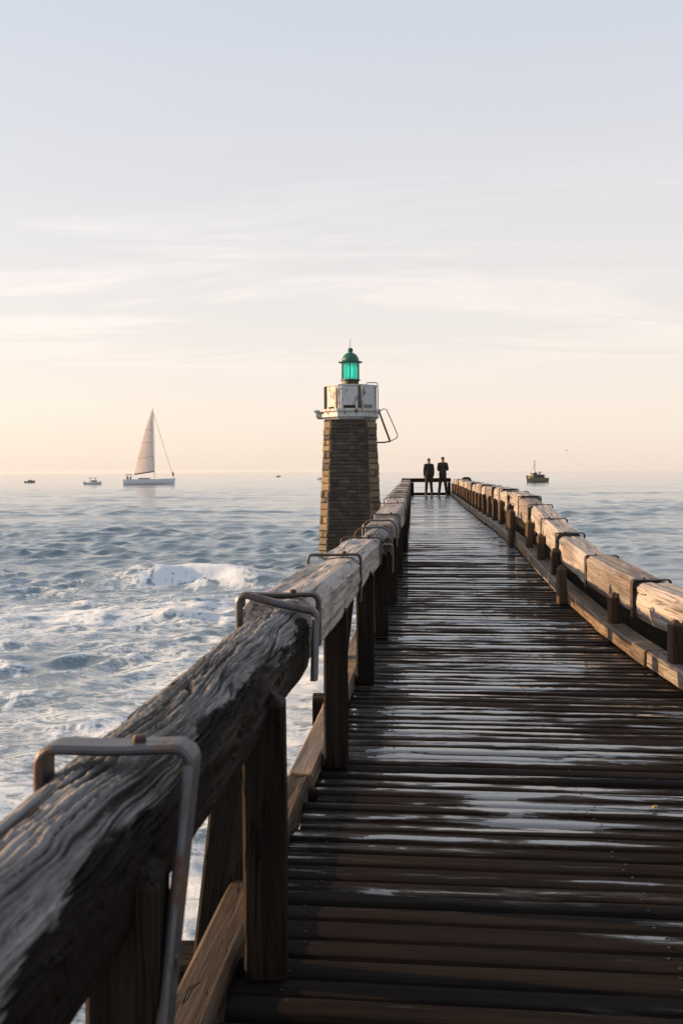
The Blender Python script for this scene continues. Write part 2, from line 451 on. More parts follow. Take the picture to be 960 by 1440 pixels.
# ------------------------------------------------------------------ sea
def build_sea():
    th_f = np.radians(np.linspace(-31, 31, 860)); th_b = np.radians(np.linspace(31, 329, 150))[1:-1]
    th = np.concatenate([th_f, th_b])
    r = [2.0]
    while r[-1] < 9500:
        k = .006 if r[-1] < 25 else (.0042 if r[-1] < 260 else (.007 if r[-1] < 700 else .02))
        r.append(r[-1] * (1 + k))
    r = np.array(r)
    R, T = np.meshgrid(r, th, indexing='ij')
    X0 = R * np.sin(T); Y0 = R * np.cos(T)
    dr = R * np.where(R < 25, .006, np.where(R < 260, .0042, .007))
    dx = np.zeros_like(X0); dy = np.zeros_like(X0); h = np.zeros_like(X0)
    g = np.random.default_rng(21)
    comps = []
    for lam, n, A, spread in ((26, 5, .022, 14), (13, 6, .018, 20), (7, 9, .008, 18), (4.4, 12, .0095, 22), (2.5, 24, .0142, 30), (1.25, 22, .0135, 44), (.65, 18, .0052, 60)):
        for i in range(n):
            comps.append((lam * math.exp(g.normal(0, .32)), A * g.uniform(.6, 1.35), math.radians(g.normal(0, spread) + 8), g.uniform(0, 2 * math.pi)))
    # local gustiness: patches of livelier and calmer water
    gust = np.clip(.90 + .75 * fbm(X0 / 26., Y0 / 15., None, 5, 4), .35, 1.8)
    fold = np.zeros_like(X0)
    for lam, A, ang, ph in comps:
        kx = math.sin(ang) * 2 * math.pi / lam; ky = -math.cos(ang) * 2 * math.pi / lam
        k = 2 * math.pi / lam
        att = np.clip((lam / (dr * 2.6) - 1) / 1.0, 0, 1)
        rows = att[:, 0] > 0
        if not rows.any(): continue
        n_ = int(np.nonzero(rows)[0].max()) + 1
        sl = slice(0, n_)
        a = A * att[sl] * (gust[sl] if lam < 10 else 1)
        p = kx * X0[sl] + ky * Y0[sl] + ph
        s = np.sin(p); c = np.cos(p)
        h[sl] += a * c
        dx[sl] -= 1.35 * a * s * kx / k; dy[sl] -= 1.35 * a * s * ky / k
        fold[sl] += a * k * c
    # the breaking roller left of the lighthouse and the low ridge running out from it
    def ridge(xc, half, yc, hgt, front, back, slope=0.0, soft=1.5, seed=1):
        yl = yc + slope * (X0 - xc) + .5 * fbm(X0 / 2.6, Y0 * 0 + .3, None, seed, 2)
        s = Y0 - yl
        prof = np.where(s < 0, np.exp(-(s / front) ** 2), np.exp(-(s / back) ** 2))
        ext = sstep(xc - half - soft, xc - half + soft, X0) * (1 - sstep(xc + half - soft, xc + half + soft, X0))
        return hgt * prof * ext, s, ext
    foam = np.zeros_like(X0)
    tur = fbm(X0 * 2.3, Y0 * 2.3, None, 31, 5, .6)
    tur2 = fbm(X0 * 7, Y0 * 7, None, 37, 3, .6)
    hr, s, ext = ridge(-9.5, 8.2, 38.6, .28, 1.2, 3.0, .02, 3.0, 3); h += hr
    hr, s, ext = ridge(-5.5, 2.7, 38.2, .40, .95, 2.0, .03, 1.9, 3); h += hr
    run = fbm(X0 * 3.2, s * .55, None, 33, 5, .62)            # foam running down the face
    br = ext * sstep(-3.4, -.2, s + .9 * run) * (1 - sstep(-.1, 1.4, s + .45 * tur))
    foam = np.maximum(foam, br * (.80 + .22 * run)); h += br * .012 * tur
    dy -= hr * .8
    for (xc, half, yc, hg, sd_) in ((-4.9, .7, 29.2, .22, 7), (-6.9, .6, 28.6, .16, 8), (-9.6, .6, 28.0, .16, 9), (-5.2, .9, 32.5, .15, 10), (-8.8, 1.2, 24.5, .13, 12), (-3.4, .8, 23.0, .14, 13), (-5.9, 1.0, 19.0, .12, 14), (-7.4, .8, 21.5, .12, 15), (-4.3, .7, 16.5, .10, 16)):
        hr, s, ext = ridge(xc, half, yc, hg, .55, 1.0, .1, .8, sd_); h += hr; dy -= hr * .7
        run = fbm(X0 * 5, s * 1.2, None, sd_ + 60, 4, .62)
        b2 = ext * sstep(-1.3, -.1, s + .5 * run) * (1 - sstep(-.1, .8, s + .4 * tur))
        foam = np.maximum(foam, b2 * (.50 + .34 * run)); h += b2 * .02 * tur
    # lacy foam left over by the surf, thickest near the pier on the left
    big = fbm(X0 / 7., Y0 / 4.2, None, 51, 4)
    zone = (1 - sstep(23, 50, Y0)) * (.30 + .70 * (1 - sstep(-2., 4., X0 - .1 * Y0)))
    calm = 1 - zone
    surf = zone * (.42 + .30 * big) + zone * .45 * sstep(.1, .6, fold) + calm * .26 * sstep(.55, 1.0, fold + .3 * big) * (1 - sstep(60, 160, R))
    foam = np.clip(np.maximum(foam, surf), 0, 1.3)
    V = np.stack([X0 + dx, Y0 + dy, h], -1)
    # close the centre
    nr, nt = R.shape
    m = NT('sea_water')
    fa = m.n('ShaderNodeAttribute', attribute_name='foam').outputs['Fac']
    tc = m.n('ShaderNodeTexCoord').outputs['Object']
    def sc(v, s): return m.n('ShaderNodeVectorMath', operation='MULTIPLY', inp={0: v, 1: s}).outputs[0]
    l1 = m.noise(sc(tc, (.62, 1, .5)), 1.9, 8, .62, .9)
    l2 = m.noise(sc(tc, (.7, 1, .5)), 6.0, 6, .62, .6)
    lace = m.math('SUBTRACT', 1.0, m.math('MULTIPLY', m.math('ABSOLUTE', m.math('SUBTRACT', l1, .5)), 7.0), clamp=True)
    lace2 = m.math('SUBTRACT', 1.0, m.math('MULTIPLY', m.math('ABSOLUTE', m.math('SUBTRACT', l2, .5)), 6.0), clamp=True)
    lc = m.math('ADD', m.math('MULTIPLY', lace, .62), m.math('MULTIPLY', lace2, .38))
    fm = m.mapr(m.math('ADD', m.math('MULTIPLY', fa, 1.15), m.math('MULTIPLY', m.math('SUBTRACT', lc, .60), .95)), .22, .86)
    fm = m.math('MULTIPLY', fm, m.mapr(fa, .02, .18))
    b1 = m.noise(sc(tc, (1, 1.25, 1)), .9, 6, .62, .4)
    b2 = m.noise(sc(tc, (1, 1.4, 1)), 6.0, 6, .62, .4)
    hh = m.math('ADD', m.math('MULTIPLY', b1, 1.0), m.math('MULTIPLY', b2, .42))
    nw = m.bump(hh, .55, .13)
    wat = m.n('ShaderNodeBsdfPrincipled', inp={'Base Color': (.100, .152, .192, 1), 'Roughness': .06, 'IOR': 1.6, 'Normal': nw})
    fn = m.bump(m.math('ADD', l2, m.math('MULTIPLY', m.noise(tc, 24., 4, .65), .5)), .6, .025)
    fo = m.n('ShaderNodeBsdfPrincipled', inp={'Base Color': (.60, .65, .70, 1), 'Roughness': .8, 'Normal': fn, 'Specular IOR Level': .2})
    mx = m.n('ShaderNodeMixShader', inp={0: fm, 1: wat.outputs[0], 2: fo.outputs[0]})
    m.link(mx.outputs[0], m.out.inputs[0])
    o = grid_mesh('sea', V.reshape(-1, 3), nr, nt, m.mat, closed_v=True, attrs={'foam': foam.ravel()})
    # fan winding gives downward normals or upward: check
    if o.data.polygons[5].normal.z < 0: o.data.flip_normals()
    o['kind'] = 'structure'
build_sea()

# ------------------------------------------------------------------ timber pieces
def frame(p0, p1, up=Vector((0, 0, 1))):
    x = (p1 - p0).normalized(); y = up.cross(x).normalized(); z = x.cross(y)
    m = Matrix((x, y, z)).transposed().to_4x4(); return m

def section(w, h, ch, sub):
    """rounded/chamfered rectangle ring, y across, z up"""
    a, b = w / 2, h / 2
    cor = [(a - ch, b), (-(a - ch), b), (-a, b - ch), (-a, -(b - ch)), (-(a - ch), -b), (a - ch, -b), (a, -(b - ch)), (a, b - ch)]
    pts = []
    for i in range(8):
        p, q = cor[i], cor[(i + 1) % 8]
        n = sub if i % 2 == 0 else max(1, sub // 3)
        for k in range(n):
            t = k / n; pts.append((p[0] + (q[0] - p[0]) * t, p[1] + (q[1] - p[1]) * t))
    return np.array(pts)

SEED = [100]
def beam(name, parent, p0, p1, w, h, mat, ch=.02, noise=.004, seg=.12, sub=4, point=0.0, up=Vector((0, 0, 1))):
    """timber from p0 to p1 (centre line, world)"""
    SEED[0] += 1; sd_ = SEED[0]
    p0 = Vector(p0); p1 = Vector(p1); L = (p1 - p0).length
    ring = section(w, h, ch, sub); n = max(2, int(L / seg) + 1)
    u = np.linspace(0, L, n); e = min(.006, ch)
    us = np.concatenate([[0], u[:1] + e, u[1:-1], u[-1:] - e, [L]])
    sc_ = np.ones(len(us)); sc_[0] = 1 - 2 * e / min(w, h); sc_[-1] = sc_[0]
    if point:
        us[-1] = L; us[-2] = L - point; sc_[-2] = 1; sc_[-1] = .30
    U = np.repeat(us[:, None], len(ring), 1); Y = ring[None, :, 0] * sc_[:, None]; Z = ring[None, :, 1] * sc_[:, None]
    nz = noise * (fbm(U * 1.6, Y * 14 + Z * 9, None, sd_, 3) + .6 * vnoise(U * .7, Y * 60, Z * 60, sd_ + 5))
    rr = np.sqrt((Y / w) ** 2 + (Z / h) ** 2) + 1e-6
    Y = Y + nz * (Y / w) / rr; Z = Z + nz * (Z / h) / rr
    wob = noise * 1.2 * vnoise(us * .5, us * 0 + .5, None, sd_ + 9)[:, None]
    V = np.stack([U, Y + wob, Z + wob * .6], -1).reshape(-1, 3)
    o = grid_mesh(name, V, len(us), len(ring), mat, closed_v=True, smooth=False, caps=True)
    if o.data.polygons[len(ring) + 1].normal.dot(Vector((0, ring[1][0], ring[1][1]))) < 0: o.data.flip_normals()
    o.parent = parent
    o.matrix_basis = Matrix.Translation(p0 - parent.location) @ frame(p0, p1, up)
    return o

def strap(parent, d, sx, xa, xb, ztop, leg_in, leg_out, lean=0.0, wid=.062, th=.013, skew=0.0, mat='iron', roll=0.0, bolt=True, round_=.035):
    """flat iron bar bent over the handrail: xa inner side, xb outer side (pier frame), legs run down"""
    pts = []
    def P(x, z, dd=0.0): return W(x, d + dd, z)
    sgn = 1 if xb > xa else -1
    rr = round_
    zi, zo = ztop + roll, ztop - roll
    pts.append(P(xa, zi - leg_in, -lean)); pts.append(P(xa, zi - leg_in * .5, -lean * .5)); pts.append(P(xa, zi - rr))
    for k in range(1, 6):
        a = math.pi / 2 * k / 6; pts.append(P(xa + sgn * rr * (1 - math.cos(a)), zi - rr + rr * math.sin(a)))
    pts.append(P(xa + sgn * rr, zi, 0)); pts.append(P((xa + xb) / 2, (zi + zo) / 2 - .004, skew / 2)); pts.append(P(xb - sgn * rr, zo, skew))
    for k in range(1, 6):
        a = math.pi / 2 * k / 6; pts.append(P(xb - sgn * rr * (1 - math.sin(a)), zo - rr + rr * math.cos(a), skew))
    pts.append(P(xb, zo - rr, skew)); pts.append(P(xb, zo - leg_out, skew))
    b = MB(); loc = P((xa + xb) / 2, ztop)
    b.flatbar([p - loc for p in pts], (0.1057, 1, 0), wid, th)
    o = b.build('strap', M[mat], parent, loc=loc - parent.location, smooth=False)
    if bolt and d < 16:
        for kk in (0, 1):
            b = MB()
            if kk == 0: b.lathe([(.016, 0), (.016, .014), (.011, .02)], 6, P(xa + sgn * .12, ztop + .004) - loc)
            else: b.box(P(xa - sgn * .002, zi - leg_in * .6, -lean * .6) - loc, (.022, .03, .03), bev=.005)
            b.build('bolt', M['iron_dark'], o)
    return o

# ------------------------------------------------------------------ the pier deck
def build_deck():
    root = thing('pier', 'dark wet plank deck of the wooden pier running out to sea', 'pier', (0, 0, EYE - 1.8))
    rot = -math.atan(.1057)
    Ri = Matrix.Rotation(-rot, 3, 'Z')
    V = []; Fc = []; A = []; nails = []; HL = []
    g = np.random.default_rng(4)
    s = -3.0
    while s < 45.6:
        pitch = .143 + g.normal(0, .007); gap = .016 + abs(g.normal(0, .006)); w = pitch - gap; t = .06
        xl = edgeL(s) - .17 + g.normal(0, .02); xr = edgeR(s) + .17 + g.normal(0, .01)
        nx = 22; xs = np.linspace(xl, xr, nx)
        ph = g.uniform(0, 50); tilt = g.normal(0, .016); lift = g.normal(0, .003); cup = g.normal(-.0018, .0016)
        ang = g.normal(0, .0025)
        prof = [(-.5, -t), (-.5, -.022), (-.43, -.005), (-.31, -.001), (-.16, 0), (0, 0), (.16, 0), (.31, -.001), (.43, -.005), (.5, -.022), (.5, -t)]
        a0 = g.normal(0, .17); hw = g.uniform(.16, .5)
        o = len(V)
        for xi, x in enumerate(xs):
            wv = float(vnoise(np.array([x * .9 + ph]), np.array([.5]), None, 3)[0]); wv2 = float(vnoise(np.array([x * 3 + ph]), np.array([7.5]), None, 3)[0])
            for (a, z) in prof:
                dd = s + a * w + ang * (x - .5) + .004 * wv2 * (1 if abs(a) > .4 else 0)
                zz = deckZ(dd) + z + tilt * a * w * 2 + lift + .003 * wv + (cup * (1 - 4 * a * a) if z > -.03 else 0)
                p = W(x, dd - .1057 * (x - .5), zz)
                # shift back so that W's shear and the plank's own turn agree
                p = Ri @ Vector((p.x, p.y, p.z - (EYE - 1.8)))
                V.append(tuple(p)); A.append(0)
                ac = a0 + .16 * wv2 + .1 * wv; HL.append(max(-1.0, 1 - ((a - ac) / hw) ** 2) if z > -.03 else -1.0)
        n = len(prof); rv = g.random()
        if 2.5 < s < 14:
            for fr in (.06, .5, .94):
                xi = xl + (xr - xl) * fr
                for a in (-.27, .27):
                    if g.random() < .12: continue
                    xn = xi + g.normal(0, .012); dd = s + a * w + g.normal(0, .004) + ang * (xn - .5)
                    p = W(xn, dd - .1057 * (xn - .5), deckZ(dd) + tilt * a * w * 2 + lift + .001)
                    nails.append(tuple(Ri @ Vector((p.x, p.y, p.z - (EYE - 1.8)))))
        for k in range(o, len(V)): A[k] = rv
        for i in range(nx - 1):
            for j in range(n):
                Fc.append((o + i * n + j, o + (i + 1) * n + j, o + (i + 1) * n + (j + 1) % n, o + i * n + (j + 1) % n))
        Fc.append(tuple(o + j for j in range(n))); Fc.append(tuple(o + (nx - 1) * n + j for j in range(n - 1, -1, -1)))
        s += pitch
    b = MB(); b.v = V; b.f = list(Fc)
    # nail heads over the three bearers
    rr = random.Random(5); k0 = len(b.v)
    for (cx, cy, cz) in nails:
        o = len(b.v)
        for (r_, z_) in ((.006, 0), (.005, .002)):
            for q in range(7):
                b.v.append((cx + r_ * math.cos(q * .8976), cy + r_ * math.sin(q * .8976), cz + z_))
        for q in range(7): b.f.append((o + q, o + (q + 1) % 7, o + 7 + (q + 1) % 7, o + 7 + q))
        b.f.append(tuple(o + 7 + q for q in range(7)))
    b.m = [0] * len(Fc) + [1] * (len(b.f) - len(Fc)) if len(b.f) > len(Fc) else [0] * len(b.f)
    A += [0.5] * (len(b.v) - k0)
    ob = b.build('planking', [M['deck'], M['nail']], root)
    a = ob.data.attributes.new('plank', 'FLOAT', 'POINT'); a.data.foreach_set('value', np.array(A, np.float32))
    a = ob.data.attributes.new('hollow', 'FLOAT', 'POINT'); a.data.foreach_set('value', np.array(HL + [-1.0] * (len(A) - len(HL)), np.float32))
    ob.rotation_euler = (0, 0, rot)
    # bearers running under the planks
    st = [-3, 2, 7, 10, 12, 14, 16, 18, 22, 28, 34, 40, 45.4]
    for fr in (.06, .5, .94):
        for d0, d1 in zip(st[:-1], st[1:]):
            def q(d):
                x = edgeL(d) + (edgeR(d) - edgeL(d)) * fr; return W(x, d, deckZ(d) - .165)
            beam('bearer', root, q(d0 + .01), q(d1 - .01), .14, .20, M['post_dark'], seg=.5, sub=1)
    for d in (-1.0, 4.3, 9.13, 14.63, 19.93, 24, 28.5, 33, 37.5, 41, 44.6):
        xl, xr = edgeL(d), edgeR(d)
        z = deckZ(d) - .405
        beam('cap_beam', root, W(xl - .62, d, z), W(xr + .55, d, z), .26, .26, M['post_dark'], seg=.3, sub=2)
        for x in (xl - .3, xr + .2):
            bb = MB(); p = W(x, d, z - .13)
            bb.tube([(0, 0, .0), (.02, 0, -1.), (0, .01, -2.), (-.02, 0, -5.5)], [.15, .155, .16, .17], 14)
            bb.build('pile', M['post_dark'], root, loc=p - root.location, smooth=True)
build_deck()

# ------------------------------------------------------------------ left railing
def eroded_beam(parent, p0, p1, w, h, seed, nu, nv, amp=1.0, name='handrail'):
    p0 = Vector(p0); p1 = Vector(p1); L = (p1 - p0).length
    u = np.linspace(0, L, nu); t = np.linspace(0, 2 * math.pi, nv, endpoint=False)
    U, T = np.meshgrid(u, t, indexing='ij')
    e = .52
    cy = np.sign(np.cos(T)) * np.abs(np.cos(T)) ** e; cz = np.sign(np.sin(T)) * np.abs(np.sin(T)) ** e
    # squarish below, worn round above
    top = sstep(-.2, .9, np.sin(T))
    e2 = .52 + .30 * top
    cy = np.sign(np.cos(T)) * np.abs(np.cos(T)) ** e2; cz = np.sign(np.sin(T)) * np.abs(np.sin(T)) ** e2
    Y = cy * w / 2; Z = cz * h / 2
    arc = np.cumsum(np.hypot(np.diff(Y[0], append=Y[0, :1]), np.diff(Z[0], append=Z[0, :1])))
    S = np.repeat(arc[None, :], nu, 0)          # metres around
    # warped coordinates: grain runs along, fanning out here and there
    wx = .10 * fbm(U * 2.2, S * 3, None, seed + 1, 3); ws = .013 * fbm(U * 3.0, S * 5, None, seed + 2, 3)
    Su = S + ws + .014 * np.sin(U * 2.6 + 2.4 * vnoise(U * .8, S * 2, None, seed + 3))
    n1 = 1 - np.abs(fbm((U + wx) * 1.7, Su * 80, None, seed + 4, 3, .5)) * 1.3         # fibres
    n2 = 1 - np.abs(fbm((U + wx) * 2.8, Su * 165, None, seed + 5, 2, .42)) * 1.3
    n3 = fbm(U * 2.4, Su * 9, None, seed + 6, 4)                                    # lumps
    chips = np.abs(((U * 4.5 + Su * 9 + 1.5 * fbm(U * 3, Su * 22, None, seed + 7, 2)) % 1.0))  # overlapping splinters
    cr = np.abs(fbm((U + wx) * .55, Su * 13, None, seed + 8, 2)); crack = 1 - sstep(0, .085, cr)
    sp_ = np.abs(fbm((U + wx) * .62, Su * 30, None, seed + 15, 2, .4)); split = 1 - sstep(0, .085, sp_)
    wt = .35 + .65 * sstep(-.35, .35, np.sin(T) + .25 * n3)
    disp = amp * wt * (.0080 * (n1 - .5) + .0060 * (n2 - .5) + .007 * n3 + .0025 * (chips - .5) - .026 * crack - .012 * split)
    big = .007 * fbm(U * .9, S * 1.5, None, seed + 9, 3)
    sag = -.010 * sstep(.2, 1, np.sin(T)) * amp
    rr = np.hypot(cy, cz)
    Y2 = Y + (disp + big) * cy / rr; Z2 = Z + (disp + big + sag) * cz / rr
    endt = np.minimum(u, L - u); shrink = 1 - .035 * (1 - sstep(0, .03, endt))
    Y2 *= shrink[:, None]; Z2 *= shrink[:, None]
    relief = np.clip(.55 + (disp / amp) / .030, 0, 1)
    # the side facing the deck keeps its dark tarred skin below a torn edge
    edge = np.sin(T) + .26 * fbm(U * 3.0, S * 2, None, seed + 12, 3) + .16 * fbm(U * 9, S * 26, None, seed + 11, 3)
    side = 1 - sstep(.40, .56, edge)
    V = np.stack([U, Y2, Z2], -1).reshape(-1, 3)
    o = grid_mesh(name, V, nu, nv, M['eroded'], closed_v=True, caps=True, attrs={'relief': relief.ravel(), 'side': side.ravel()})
    me = o.data
    i = nv * 2 + nv // 4
    if me.polygons[i].normal.z < 0: me.flip_normals()
    o.parent = parent; o.matrix_basis = Matrix.Translation(p0 - parent.location) @ frame(p0, p1)
    return o

RW, RH = .33, .31
STRUTS = (3.57, 8.4, 13.9, 19.2)
def build_left():
    root = thing('railing', 'tall sea-side timber railing left of the deck with an eroded silvery handrail in the foreground', 'railing', W(-.7, 0, -1.8), group='railings of the pier')
    def rc(d, dz=0.0, dx=0.0):
        # handrail centre: its inner face lines up with the outer half of the posts
        return W(edgeL(d) - .035 - RW / 2 + dx, d, railL(d) - RH / 2 - .012 + dz)
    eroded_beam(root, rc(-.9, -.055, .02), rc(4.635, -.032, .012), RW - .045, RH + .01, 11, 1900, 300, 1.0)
    beam('handrail', root, rc(4.64), rc(9.68), RW, RH, M['rail_pale'], ch=.055, noise=.010, seg=.05, sub=8)
    eroded_beam(root, rc(9.72, -.05), rc(11.9, -.035), RW - .03, RH - .01, 41, 420, 110, .8)
    for d0, d1, mt, dz in ((11.93, 13.45, 'rail_grey', -.03), (13.5, 15.1, 'rail_pale', 0), (15.15, 18.4, 'rail_pale', -.02), (18.45, 22.0, 'rail_grey', -.01), (22.05, 26.5, 'rail_pale', .0),
                           (26.55, 31.4, 'rail_grey', -.02), (31.45, 36.3, 'rail_pale', .0), (36.35, 40.8, 'rail_grey', -.015), (40.85, 44.9, 'rail_pale', -.01)):
        beam('handrail', root, rc(d0, dz), rc(d1, dz), RW, RH, M[mt], ch=.03, noise=.006, seg=.15, sub=4)
    posts = [-.3, 2.06, 3.57, 6.07, 8.4, 10.4, 12.2, 13.9, 15.6, 17.4, 19.2, 21, 23, 25, 27, 29, 31, 33, 35, 37, 39, 41, 43, 44.75]
    for i, d in enumerate(posts):
        x = edgeL(d) - .075; zt = railL(d) - .19 + random.uniform(-.012, .012)
        zb = deckZ(d) + .006
        lean = random.uniform(-.012, .012)
        beam('post', root, W(x, d, zb), W(x + lean, d, zt), .15, .15, M['post_dark'] if i % 3 else M['post_brown'], ch=.012, noise=.004, seg=.12, sub=3, point=.05, up=Vector((0, 1, 0)))
        # raking strut outside the handrail, bolted to the cap beam
        if d in STRUTS:
            db = d + .73
            beam('brace', root, W(x - .35, db, zb - .27), W(x - .225, db, railL(db) - .33), .17, .15, M['post_brown'], ch=.012, noise=.004, seg=.15, sub=2, up=Vector((0, 1, 0)))
    # edge timber along the deck, outside the posts
    ks = [-1.5, 2.2, 5.68, 9.2, 11.6, 13.8, 16, 19, 23, 27, 31, 35, 39, 42, 44.9]
    for i, (d0, d1) in enumerate(zip(ks[:-1], ks[1:])):
        off = (.0, .0, .02, -.02, .01)[i % 5]
        def kc(d): return W(edgeL(d) - .26 + off, d, deckZ(d) - .02 + off * .5)
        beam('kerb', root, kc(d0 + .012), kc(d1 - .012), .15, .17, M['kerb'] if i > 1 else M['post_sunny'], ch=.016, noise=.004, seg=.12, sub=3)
    xin = lambda d: edgeL(d) - .03 + .014
    xout = lambda d: edgeL(d) - .035 - RW - .03
    strap(root, 2.24, -1, xin(2.2) + .02, xout(2.2) + .065, railL(2.24) - .015, .66, .16, lean=.30, wid=.085, th=.022)
    strap(root, 4.50, -1, xin(4.5) + .014, xout(4.5) + .045, railL(4.5) - .006, .30, .30, lean=.08, wid=.06, th=.030, roll=-.035, bolt=False)
    strap(root, 4.70, -1, xin(4.6), xout(4.6) + .02, railL(4.6) + .006, .24, .30, wid=.07, th=.020, mat='iron_dark')
    strap(root, 7.25, -1, xin(7.2), xout(7.2), railL(7.2) + .002, .34, .2, mat='iron_dark', th=.016, wid=.075)
    strap(root, 9.55, -1, xin(9.5), xout(9.5), railL(9.5) + .0, .26, .2, mat='iron_dark')
    strap(root, 10.0, -1, xin(9.9) + .09, xin(9.9) - .02, railL(9.9) - .10, .28, .1, mat='iron', bolt=False)
    strap(root, 10.9, -1, xin(11) + .02, xout(11), railL(11) + .012, .30, .22, mat='iron', round_=.12, bolt=False, th=.02)
    strap(root, 12.0, -1, xin(12) + .03, xout(12), railL(12) + .015, .32, .22, mat='iron', round_=.11, bolt=False, th=.02, wid=.08)
    for d, z in ((13.3, 0), (15.1, .02), (16.9, .0), (18.4, .015), (20.4, 0), (22.0, .01), (24.4, .0), (26.5, .012), (29, 0), (31.4, .01), (36.3, .01), (40.8, .01)):
        strap(root, d, -1, xin(d) + .005, xout(d), railL(d) + .002 + z * .5, .27, .2, mat='iron_dark' if z == 0 else 'iron', round_=.05, wid=.09)
build_left()

# ------------------------------------------------------------------ right railing
def build_right():
    root = thing('railing', 'low timber railing on the right edge of the deck, sunlit orange on its inner face', 'railing', W(1.9, 5, -1.8), group='railings of the pier')
    def rc(d, dz=0.0, dx=0.0): return W(edgeR(d) + .135 + RW / 2 + dx, d, railR(d) - (RH + .04) / 2 - .01 + dz)
    st = [3.0, 6.9, 9.75, 11.5, 13.2, 14.3, 15.4, 16.4, 17.7, 19.2, 20.8, 22.6, 24.6, 26.8, 29, 31.4, 34, 36.6, 39.2, 42, 45.0]
    for i, (d0, d1) in enumerate(zip(st[:-1], st[1:])):
        dz = (0, -.020, .010, -.028, .006)[i % 5]; dx = (0, .022, -.014, .012)[i % 4]
        beam('handrail', root, rc(d0 + .008, dz, dx), rc(d1 - .008, dz, dx), RW, RH + .04, M['rail_pale'] if i % 4 != 2 else M['rail_grey'], ch=.045, noise=.009, seg=.08 if d0 < 20 else .3, sub=5 if d0 < 20 else 2)
    posts = [4.4, 6.4, 8.35, 10.2, 12.0, 13.05, 14.1, 15.1, 16.1, 17.2, 18.4, 19.7, 21, 22.4, 23.9, 25.4, 26.9, 28.4, 29.9, 31.5, 33, 34.5, 36, 37.5, 39, 40.5, 42, 43.5, 44.8]
    for i, d in enumerate(posts):
        hz = railR(d) - .19 + random.uniform(-.015, .015)
        full = d in (12.0, 16.1)
        x = edgeR(d) + (.085 if not full else -.03)
        zb = deckZ(d) + (.155 if not full else .006)
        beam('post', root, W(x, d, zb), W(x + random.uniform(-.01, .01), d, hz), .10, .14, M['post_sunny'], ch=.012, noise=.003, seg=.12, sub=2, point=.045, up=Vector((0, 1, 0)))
    ks = [2.5, 5.5, 8.9, 10.6, 12.6, 14.4, 16, 18, 21, 24, 27.5, 31, 34.5, 38, 41.5, 45]
    for i, (d0, d1) in enumerate(zip(ks[:-1], ks[1:])):
        off = (.0, .012, -.01, .008)[i % 4]
        def kc(d): return W(edgeR(d) + .10 + off, d, deckZ(d) + .088)
        beam('kerb', root, kc(d0 + .01), kc(d1 - .01), .20, .155, M['kerb'] if i % 3 != 1 else M['rail_grey'], ch=.018, noise=.004, seg=.12, sub=3)
    # dark wale timbers bolted on outside, below the handrail
    for d0, d1 in zip(ks[:-1], ks[1:]):
        def wc(d): return W(edgeR(d) + .40, d, deckZ(d) + .10)
        beam('wale', root, wc(d0 + .01), wc(d1 - .01), .10, .36, M['post_dark'], ch=.012, seg=.3, sub=2)
    xin = lambda d: edgeR(d) + .135 - .016
    xout = lambda d: edgeR(d) + .135 + RW + .03
    for j, (d, z) in enumerate(((6.8, .01), (9.7, .012), (11.45, .008), (13.15, .012), (14.3, 0), (15.4, .02), (16.4, .012), (17.7, 0), (19.2, 0), (20.8, 0), (22.6, .01), (24.6, .01), (26.8, 0), (29, 0), (31.4, .012), (34, 0), (39.2, 0), (44.5, .012))):
        strap(root, d, 1, xin(d), xout(d), railR(d) - .004, .36, .2, mat='iron_dark', wid=.10, th=.014, round_=.028)
    strap(root, 39.6, 1, xin(39.6) + .2, xout(39.6) + .12, railR(39.6) + .06, .10, .3, mat='iron_dark', wid=.50, th=.11, round_=.09, bolt=False)
build_right()

def build_end():
    root = thing('railing', 'open two-rail barrier across the far end of the pier behind the two people', 'railing', W(-.7, 45.1, -1.15), group='railings of the pier')
    d = 45.1; xl, xr = edgeL(d), edgeR(d)
    beam('handrail', root, W(xl - .42, d, -.43 + .0), W(xr + .02, d, -.43), .12, .18, M['post_dark'], ch=.012, seg=.3, sub=2)
    beam('lower_rail', root, W(xl + .02, d, -1.06), W(xr - .02, d, -1.06), .10, .13, M['post_dark'], ch=.012, seg=.3, sub=2)
    for x in (xl + .05, xr - .06):
        beam('post', root, W(x, d + .02, -1.145), W(x, d + .02, -.53), .14, .14, M['post_dark'], ch=.012, seg=.2, sub=2, up=Vector((0, 1, 0)))
build_end()

